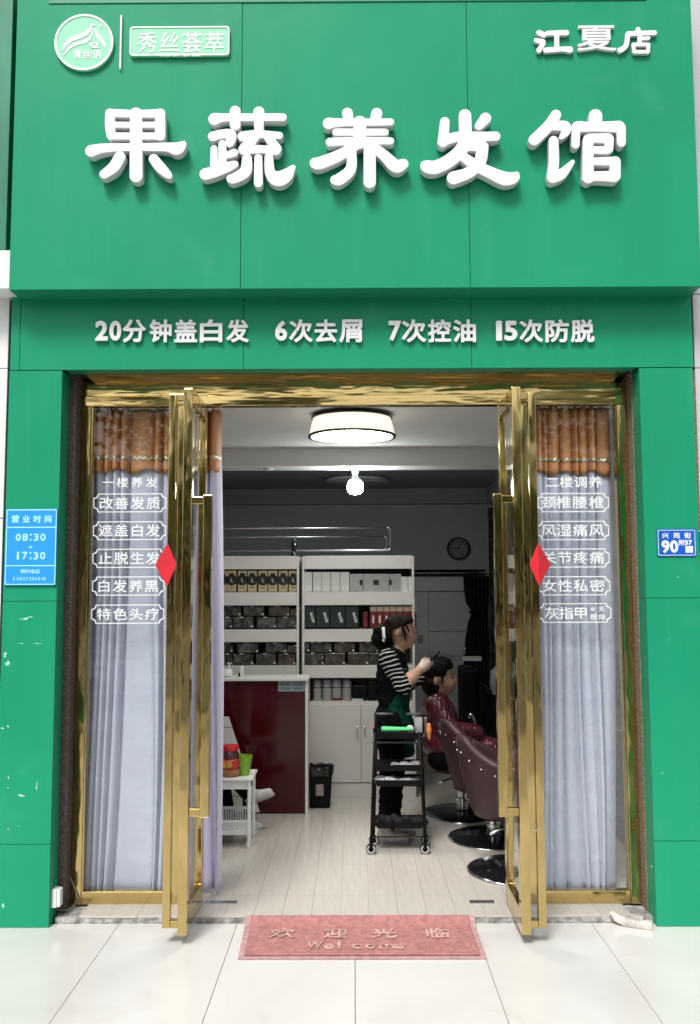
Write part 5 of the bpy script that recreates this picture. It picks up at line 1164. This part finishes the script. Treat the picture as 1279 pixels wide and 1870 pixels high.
barber('burgundy studded barber chair in which the customer sits', c2.x + .03, c2.y, R(0), .575, .525)
barber('burgundy barber chair showing only its black base disc beside the door', c3_.x + .0, c3_.y, R(0))
# dark styling station along the wall behind the chairs
stn = thing('styling_station', 'black styling counter with dark mirror along the side wall', 'counter', (1.55, 2.9, FL))
MB().box(1.18, 1.74, 2.45, 4.4, FL, FL + .78).build('cabinet', 'black_plastic', stn, bevel=.01)
MB().box(1.14, 1.745, 2.4, 4.45, FL + .781, FL + .82).build('top', 'black_gloss', stn, bevel=.006)
MB().box(1.70, 1.745, 2.2, 4.45, FL + .9, FL + 2.2).build('mirror', M('mirror_dark', (.2, .2, .2), .05, 1.0), stn)
MB().box(.98, 1.13, 3.55, 4.0, FL + .35, FL + .95).build('basin_front', 'black_plastic', stn, bevel=.03)
p = Vector(P(868, 1345, 2.6)); tp = thing('tap', 'chrome tap beside the seated customer', 'tap', p)
MB().tube([p, p + Vector((.004, 0, .10)), p + Vector((-.01, 0, .16)), p + Vector((-.03, 0, .17)), p + Vector((-.045, 0, .145))], [.012, .011, .012, .018, .016], 10).build('spout', 'chrome', tp, smooth=True)
MB().tube([p + Vector((.02, 0, .02)), p + Vector((.12, 0, -.06)), p + Vector((.10, 0, -.10))], .006, 8).build('arm', 'chrome', tp, smooth=True)
MB().tube([p + Vector((0, 0, -.45)), p], .016, 8).build('riser', 'black_plastic', tp)
p = Vector(P(852, 1180, 3.4)); hk = thing('hook_rail', 'small chrome hook hanging by the dark curtain', 'hook', p)
MB().tube([p, p + Vector((-.02, 0, -.03)), p + Vector((-.015, 0, -.07)), p + Vector((-.04, 0, -.10))], .010, 8).build('hook', 'chrome', hk, smooth=True); MB().tube([p + Vector((0, 0, .02)), p + Vector((0, 0, -.02))], .016, 8).build('knob', 'black_plastic', hk)
p = Vector(P(906, 1240, 2.5)); hd = thing('hair_dryer_hood', 'pale rounded dryer hood beside the gold door', 'dryer', p)
MB().lathe([(.0, .13), (.08, .12), (.14, .06), (.15, -.04), (.13, -.12), (.11, -.12), (.12, -.03), (0, .09)], (p.x + .10, p.y, p.z), 28).build('hood', M('hood_grey', (.16, .165, .16), .4), hd, auto=50)
MB().tube([(p.x + .10, p.y, p.z - .10), (p.x + .10, p.y, FL)], .02, 8).build('stand', 'black_plastic', hd)
o = MB().box(X(845, 1210, 3.0), X(880, 1210, 3.0), 3.0, 3.03, Z(860, 1207, 3.0), Z(860, 1199, 3.0)).build('paper_sheet', 'wall_paint'); tag(o, 'pale ledge strip on the dark wall above the customer', 'strip')
setpar(o, stn); [o.__delitem__(k_) for k_ in ('label', 'category')]

# ------------------------------------------------------------------ hairdresser
def stripes(name, d, per):
    m = bpy.data.materials.new(name); m.use_nodes = True; n = m.node_tree.nodes; l = m.node_tree.links; b = n['Principled BSDF']; b.inputs['Roughness'].default_value = .85; b.inputs['Specular IOR Level'].default_value = .05
    tc = n.new('ShaderNodeTexCoord'); dp = n.new('ShaderNodeVectorMath'); dp.operation = 'DOT_PRODUCT'; dp.inputs[1].default_value = d; l.new(tc.outputs['Object'], dp.inputs[0])
    ns = n.new('ShaderNodeTexNoise'); ns.inputs['Scale'].default_value = 9; l.new(tc.outputs['Object'], ns.inputs['Vector'])
    a = n.new('ShaderNodeMath'); a.operation = 'MULTIPLY_ADD'; a.inputs[1].default_value = .03; l.new(ns.outputs['Fac'], a.inputs[0]); l.new(dp.outputs['Value'], a.inputs[2])
    mu = n.new('ShaderNodeMath'); mu.operation = 'MULTIPLY'; mu.inputs[1].default_value = 1 / per; l.new(a.outputs[0], mu.inputs[0]); fr = n.new('ShaderNodeMath'); fr.operation = 'FRACT'; l.new(mu.outputs[0], fr.inputs[0])
    gt = n.new('ShaderNodeMath'); gt.operation = 'LESS_THAN'; gt.inputs[1].default_value = .26; l.new(fr.outputs[0], gt.inputs[0])
    mx = n.new('ShaderNodeMix'); mx.data_type = 'RGBA'; mx.inputs[6].default_value = (.004, .0045, .006, 1); mx.inputs[7].default_value = (.42, .41, .39, 1); l.new(gt.outputs[0], mx.inputs[0]); l.new(mx.outputs[2], b.inputs['Base Color']); MATS[name] = m
YH2 = 1.52
def H(u, v, dy=0): return V(u, v, dy, YH2)
sh, el, wr_, ha = H(708, 1203, -.155), H(736, 1254, -.20), H(768, 1222, -.10), H(788, 1206, -.03)
dd = (Vector(el) - Vector(sh)).normalized(); stripes('sleeve_stripe', tuple(dd + Vector((-.25, 0, 0))), .026)
M('knit_dark', (.004, .0045, .006), .9, spec=.05, var=.2, vs=30); M('apron_green', (.003, .04, .028), .6, spec=.1, var=.15, vs=6)
hb = Sdf(.0065, .028)
# 0 knit, 1 sleeve, 2 skin, 3 trousers, 4 gloves
hb.ell(H(716, 1228), (.105, .155, .17), 0, (0, R(8), 0)); hb.ell(H(717, 1275), (.10, .14, .14), 0); hb.ell(H(715, 1312), (.115, .155, .11), 3)
hb.cap(H(712, 1200, -.12), H(712, 1200, .12), .06, .06, 0)
hb.chain([sh, el], [.062, .05], 1); hb.chain([el, H(752, 1238, -.15), wr_], [.043, .040, .028], 2)
hb.chain([H(712, 1203, .155), H(745, 1250, .26), H(776, 1238, .34)], [.06, .048, .028], 1)
hb.cap(H(724, 1196), H(731, 1176), .048, .044, 2)
# head looking down to the side
hb.ell(H(733, 1150), (.088, .072, .098), 2, (0, R(14), 0)); hb.ell(H(744, 1166), (.052, .052, .062), 2, (0, R(14), 0)); hb.cap(H(749, 1178), H(744, 1177), .02, .03, 2, .02)
hb.cap(H(753, 1153), H(759.5, 1163.5), .009, .012, 2, .010); hb.cap(H(755, 1171), H(756, 1171), .012, .010, 2, .008); hb.cap(H(753, 1174.5), H(754, 1175), .011, .010, 2, .008)
hb.ell(H(751, 1149), (.012, .05, .01), 2, k=.012)
for s in (-1, 1): hb.ell(H(727, 1155, s * .073), (.016, .009, .030), 2, (0, R(12), 0), k=.008)
# legs
for s, ff in ((-1, (708, 1524)), (1, (716, 1512))):
    hb.chain([H(714, 1318, s * .085), H(716, 1420, s * .09), H(ff[0], ff[1] - 22, s * .10)], [.095, .078, .062], 3)
# near hand: palm, fingers and thumb closing on the comb
hp_ = Vector(wr_); hd_ = (Vector(ha) - hp_).normalized(); up = Vector((-hd_.z, 0, hd_.x))
palm = hp_ + hd_ * .055
hb.chain([hp_, hp_ + hd_ * .035, hp_ + hd_ * .075], [.030, .033, .030], 4, .015); hb.ell(palm, (.038, .018, .034), 4, k=.012)
for i, (off, L1, L2) in enumerate(((.026, .034, .026), (.010, .038, .028), (-.007, .035, .026), (-.022, .028, .020))):
    b0 = hp_ + hd_ * .075 + up * off + Vector((0, -.006 + .006 * i, 0)); b1 = b0 + hd_ * L1 + Vector((0, .012, -.004)); b2 = b1 + hd_ * L2 * .55 - up * L2 * .75 + Vector((0, .012, 0))
    hb.chain([b0, b1, b2], [.0098, .0088, .0075], 4, .004)
th = hp_ + hd_ * .03 + up * .03; hb.chain([th, th + hd_ * .03 + up * .018 + Vector((0, -.01, 0)), th + hd_ * .062 + up * .014 + Vector((0, -.004, 0))], [.013, .011, .009], 4, .006)
w2 = Vector(H(776, 1238, .34)); hb.chain([w2, w2 + Vector((.05, -.02, .03)), w2 + Vector((.085, -.04, .035))], [.027, .03, .024], 4, .012)
for i in range(4): b0 = w2 + Vector((.085, -.045, .05 - .016 * i)); hb.chain([b0, b0 + Vector((.03, -.01, .0)), b0 + Vector((.048, -.015, -.02))], [.0095, .0085, .0075], 4, .004)
hr = thing('person', 'woman in striped top and green apron doing the seated customer\'s hair', 'person', (Vector(H(715, 1500)).x, YH2, FL))
M('glove', (.50, .40, .33), .45, var=.08, vs=20)
hb.wr = {0: .004, 1: .003, 3: .005}; hb.build('body', ['knit_dark', 'sleeve_stripe', 'skin', 'cloth_dark', 'glove'], hr)
M('brow', (.008, .006, .006), .8); M('lip', (.20, .06, .05), .5)
def face_bits(par, F, eye, brow, mouth, dy):
    for s in (-1, 1):
        a, b = Vector(F(*eye[0], s * dy)), Vector(F(*eye[1], s * (dy - .012))); MB().tube([a, b], [.003, .005], 8).build('eye', 'brow', par, smooth=True)
        a, b = Vector(F(*brow[0], s * (dy + .004))), Vector(F(*brow[1], s * (dy - .016))); MB().tube([a, (a + b) / 2 + Vector((0, 0, .003)), b], [.002, .004, .003], 6).build('eyebrow', 'brow', par, smooth=True)
    a = Vector(F(*mouth, -.016)); b = Vector(F(*mouth, .016)); MB().tube([a, (a + b) / 2 + Vector((.008, 0, 0)), b], [.003, .0055, .003], 8).build('lips', 'lip', par, smooth=True)
face_bits(hr, H, ((748, 1156.5), (752.5, 1157.5)), ((747, 1150), (753.5, 1150.5)), (755.5, 1173), .046)
ap = Sdf(.007, .03)
ap.ell(H(716, 1228), (.116, .165, .17), 0, (0, R(8), 0)); ap.ell(H(718, 1275), (.115, .155, .15), 0); ap.ell(H(717, 1315), (.13, .165, .15), 0); ap.cap(H(722, 1330), H(728, 1372), .13, .11, 0)
xc = H(722, 1260)[0]; yc = YH2
zm = H(720, 1285)[2]; ap.cut.append(lambda x, y, z: (xc + .25 * np.abs(y - yc) - .085 + .10 * np.clip((z - zm) / .14, 0, 1)) - x); zlo, zhi = H(720, 1380)[2], H(720, 1218)[2]; ap.cut.append(lambda x, y, z: zlo - z); ap.cut.append(lambda x, y, z: z - zhi)
ap.wr = {0: .004}; ap.build('apron', ['apron_green'], hr)
hh = Sdf(.006, .02)
hh.ell(H(727, 1146), (.100, .082, .090), 0, (0, R(14), 0)); hh.ell(H(718, 1160), (.065, .085, .075), 0); hh.ell(H(744, 1133), (.05, .075, .035), 0, (0, R(28), 0))
hh.chain([H(708, 1152), H(692, 1152), H(688, 1168), H(694, 1184)], [.035, .036, .034, .018], 0);  hh.chain([H(700, 1180), H(694, 1196)], [.016, .006], 0)
ha0, ha1 = H(716, 1149), H(758, 1135)
hh.cut.append(lambda x, y, z: np.where((x > ha0[0]) & (z < ha0[2] + (x - ha0[0]) / (ha1[0] - ha0[0]) * (ha1[2] - ha0[2])), .01, -1.))
hh.wr = {0: .0025}; hh.build('hair', ['hair_black'], hr)
fr_ = Sdf(.0045, .008)
fr_.chain([H(735, 1140, -.078), H(738, 1152, -.079), H(740, 1163, -.074), H(743, 1172, -.066)], [.011, .009, .006, .003], 0); fr_.chain([H(741, 1141, -.07), H(746, 1150, -.066), H(748, 1158, -.06)], [.009, .005, .003], 0); fr_.build('fringe', ['hair_black'], hr)
def strands(par, roots, n, seed, ln=.09):
    r_ = random.Random(seed); m = MB()
    for _ in range(n):
        c_, rad, d_ = r_.choice(roots); c_ = Vector(c_) + Vector((r_.uniform(-1, 1), r_.uniform(-1, 1), r_.uniform(-1, 1))) * rad; d_ = Vector(d_) + Vector((r_.gauss(0, .35), r_.gauss(0, .35), r_.gauss(0, .2))); L_ = ln * r_.uniform(.5, 1.1)
        m.tube([c_, c_ + d_ * L_ * .5 + Vector((r_.uniform(-.006, .006), 0, 0)), c_ + d_ * L_ + Vector((0, 0, -.015))], [.0022, .0018, .0006], 4)
    m.build('loose_hair', 'hair_black', par)['kind'] = 'stuff'
strands(hr, [(H(690, 1168), .03, (-.3, 0, -.9)), (H(694, 1182), .015, (-.2, 0, -1)), (H(715, 1172), .03, (.1, 0, -1)), (H(735, 1136), .05, (.6, -.1, -.2)), (H(736, 1148, -.078), .008, (.25, 0, -1))], 90, 5)
cl = Sdf(.005, .01); cl.cap(H(701, 1149, -.03), H(704, 1163, -.03), .016, .02, 0); cl.build('hair_clip', ['plastic_white'], hr)
for ff, dy in (((688, 1532), -.12), ((700, 1518), .10)):
    a = PZ(ff[0], ff[1], FL); yy = YH2 + dy; a = Vector((X(ff[0], ff[1], yy), yy, FL + .013)); sneaker(hr, a, a + Vector((.225, -.02, 0)), up=.08)
cb = thing('comb', 'black tail comb held over the customer\'s hair', 'comb', ha)
a, b = Vector(H(783, 1210, -.045)), Vector(H(803, 1190, -.03)); MB().tube([a, (a + b) / 2, b], [.006, .011, .007], 8).build('spine', 'black_plastic', cb, smooth=True); MB().tube([(a + b) / 2 + Vector((.012, 0, -.012)), b + Vector((.016, 0, -.03))], .006, 6).build('clip_jaw', 'black_plastic', cb)

# ------------------------------------------------------------------ seated customer with cape
YK = 1.86
def K(u, v, dy=0): return V(u, v, dy, YK)
kb = Sdf(.0068, .025)
kb.ell(K(803, 1232), (.092, .074, .105), 0, (0, R(4), 0)); kb.ell(K(818, 1248), (.056, .054, .062), 0); kb.cap(K(823, 1261), K(817, 1262), .02, .032, 0, .02)
kb.cap(K(828.5, 1233), K(833.5, 1244), .009, .0125, 0, .010); kb.cap(K(829, 1252), K(830, 1252), .012, .010, 0, .007); kb.cap(K(827.5, 1256), K(828, 1256.5), .011, .010, 0, .007); kb.ell(K(825, 1230), (.012, .05, .010), 0, k=.012)
for s in (-1, 1): kb.ell(K(796, 1243, s * .075), (.018, .010, .034), 0, k=.008)
kb.cap(K(800, 1258), K(797, 1282), .048, .055, 0)
kb.ell(K(800, 1320), (.12, .17, .19), 1); kb.ell(K(812, 1368), (.11, .15, .09), 1); kb.cap(K(796, 1287, -.14), K(796, 1287, .14), .065, .065, 1)
for s in (-1, 1):
    kb.chain([K(796, 1290, s * .17), K(815, 1335, s * .2), K(862, 1345, s * .14)], [.058, .046, .034], 1); kb.chain([K(803, 1385, s * .09), K(905, 1385, s * .09), K(912, 1480, s * .08)], [.085, .07, .045], 2)
cu_ = thing('person', 'seated customer with short black hair under a burgundy cape', 'person', (K(800, 1300)[0], YK, FL))
kb.build('body', ['skin', 'knit_dark', 'cloth_dark'], cu_)
face_bits(cu_, K, ((822, 1238), (826.5, 1238)), ((821, 1231.5), (828, 1230.5)), (829, 1254), .046)
kp = Sdf(.0068, .04)
kp.cap(K(799, 1272), K(797, 1284), .062, .085, 0); kp.cap(K(796, 1288, -.14), K(796, 1288, .14), .078, .078, 0); kp.ell(K(801, 1318), (.14, .19, .19), 0); kp.ell(K(806, 1350), (.16, .21, .13), 0)
for s in (-1, 1): kp.chain([K(797, 1292, s * .17), K(818, 1332, s * .215), K(868, 1338, s * .15)], [.072, .066, .06], 0)
kp.chain([K(850, 1355, -.1), K(905, 1372, -.1)], [.09, .085], 0); kp.chain([K(850, 1355, .1), K(905, 1372, .1)], [.09, .085], 0)
zc_ = K(800, 1388)[2]; kp.cut.append(lambda x, y, z: zc_ - z)
M('cape', (.085, .010, .02), .22, var=.3, vs=7, bump=.9, bs=34, stretch=(1.8, 1, .18), bdist=.02, spec=.7, bd=1)
kp.wr = {0: .0018}; kp.build('cape', ['cape'], cu_)
kh = Sdf(.006, .02)
kh.ell(K(798, 1224), (.112, .09, .102), 0, (0, R(4), 0)); kh.ell(K(788, 1250), (.072, .085, .085), 0); kh.ell(K(812, 1212), (.06, .078, .045), 0, (0, R(18), 0)); kh.cap(K(806, 1245, -.076), K(807, 1252, -.074), .010, .004, 0)
fk = np.array(K(809, 1244)); kh.cut.append(lambda x, y, z: np.where((x > fk[0] + (z - fk[2]) * .35) & (z < fk[2] + .085), .01, -1.))
kh.cut.append(lambda x, y, z: np.where((np.abs(x - K(798, 1243)[0]) < .024) & (np.abs(z - K(798, 1243)[2]) < .034) & (y < YK - .05), .01, -1.))
kh.wr = {0: .0035}; kh.build('hair', ['hair_black'], cu_)
strands(cu_, [(K(800, 1207), .06, (.2, 0, .5)), (K(785, 1258), .04, (-.1, 0, -1)), (K(812, 1210), .04, (.8, 0, .1))], 80, 6, .05)

# ------------------------------------------------------------------ across the street (seen in the polished gold and the glass)
M('bark', (.10, .07, .045), .9, var=.3, vs=12, bump=.6, bs=30); M('leaf', (.12, .20, .045), .6, var=.5, vs=1.5)
def tree(x, y, h, seed, lab):
    r_ = random.Random(seed); t = thing('street_tree', lab, 'tree', (x, y, -.1), 'street trees across the road')
    MB().tube([(x, y, -.12), (x + .08, y, h * .25), (x - .05, y, h * .5), (x, y, h * .8)], [.17, .14, .10, .04], 10).build('trunk', 'bark', t, smooth=True)
    m = MB()
    cl_ = [(x + r_.uniform(-1.6, 1.6), y + r_.uniform(-1.2, 1.2), h * r_.uniform(.42, 1.0), r_.uniform(.5, 1.0)) for _ in range(22)]
    for i in range(2600):
        c = r_.choice(cl_); d = Vector((r_.gauss(0, 1), r_.gauss(0, 1), r_.gauss(0, .8))); d = d.normalized() * c[3] * r_.random() ** .4; q = Vector(c[:3]) + d
        a = Vector((r_.gauss(0, 1), r_.gauss(0, 1), r_.gauss(0, 1))).normalized() * .11; b = a.orthogonal().normalized() * .06
        m.add([q - a, q + b, q + a, q - b], [(0, 1, 2, 3)])
    m.build('crown', 'leaf', t)
for i, (x, y, h) in enumerate(((-5.2, -12.5, 5.6), (-1.3, -13.0, 6.2), (2.6, -12.4, 5.4), (6.4, -13.2, 6.0))): tree(x, y, h, 11 + i, '%s street tree across the road, mirrored in the shop front' % ordw[i])
bl = thing('building', 'tan building across the road mirrored in the shop front', 'building', (0, -26, 0))
M('facade_tan', (.5, .43, .31), .8, var=.15, vs=1); M('window_dark', (.03, .035, .04), .1)
MB().box(-22, 22, -32, -26, 0, 6.2).build('wall', 'facade_tan', bl)
for i in range(10):
    for j in range(1): MB().box(-19 + i * 4, -16.6 + i * 4, -26.05, -25.99, 1.0 + j * 3.4, 2.9 + j * 3.4).build('window', 'window_dark', bl)
rl = thing('roadside_railing', 'white roadside railing with arched tops mirrored in the side windows', 'railing', (0, -8.6, 0))
m = [MB().box(-7, 7, -8.62, -8.58, z, z + .05) for z in (.15, .78)]
for q in m: q.build('rail', 'plastic_white', rl)
for i in range(-12, 13):
    x = i * .56; pts = [(x - .2, -8.6, .2)] + [(x - .2 * math.cos(R(a)), -8.6, .78 + .2 * math.sin(R(a))) for a in range(0, 181, 30)] + [(x + .2, -8.6, .2)]
    MB().tube(pts, .022, 6).build('arch', 'plastic_white', rl, smooth=True)
bpy.data.objects.remove(_to)
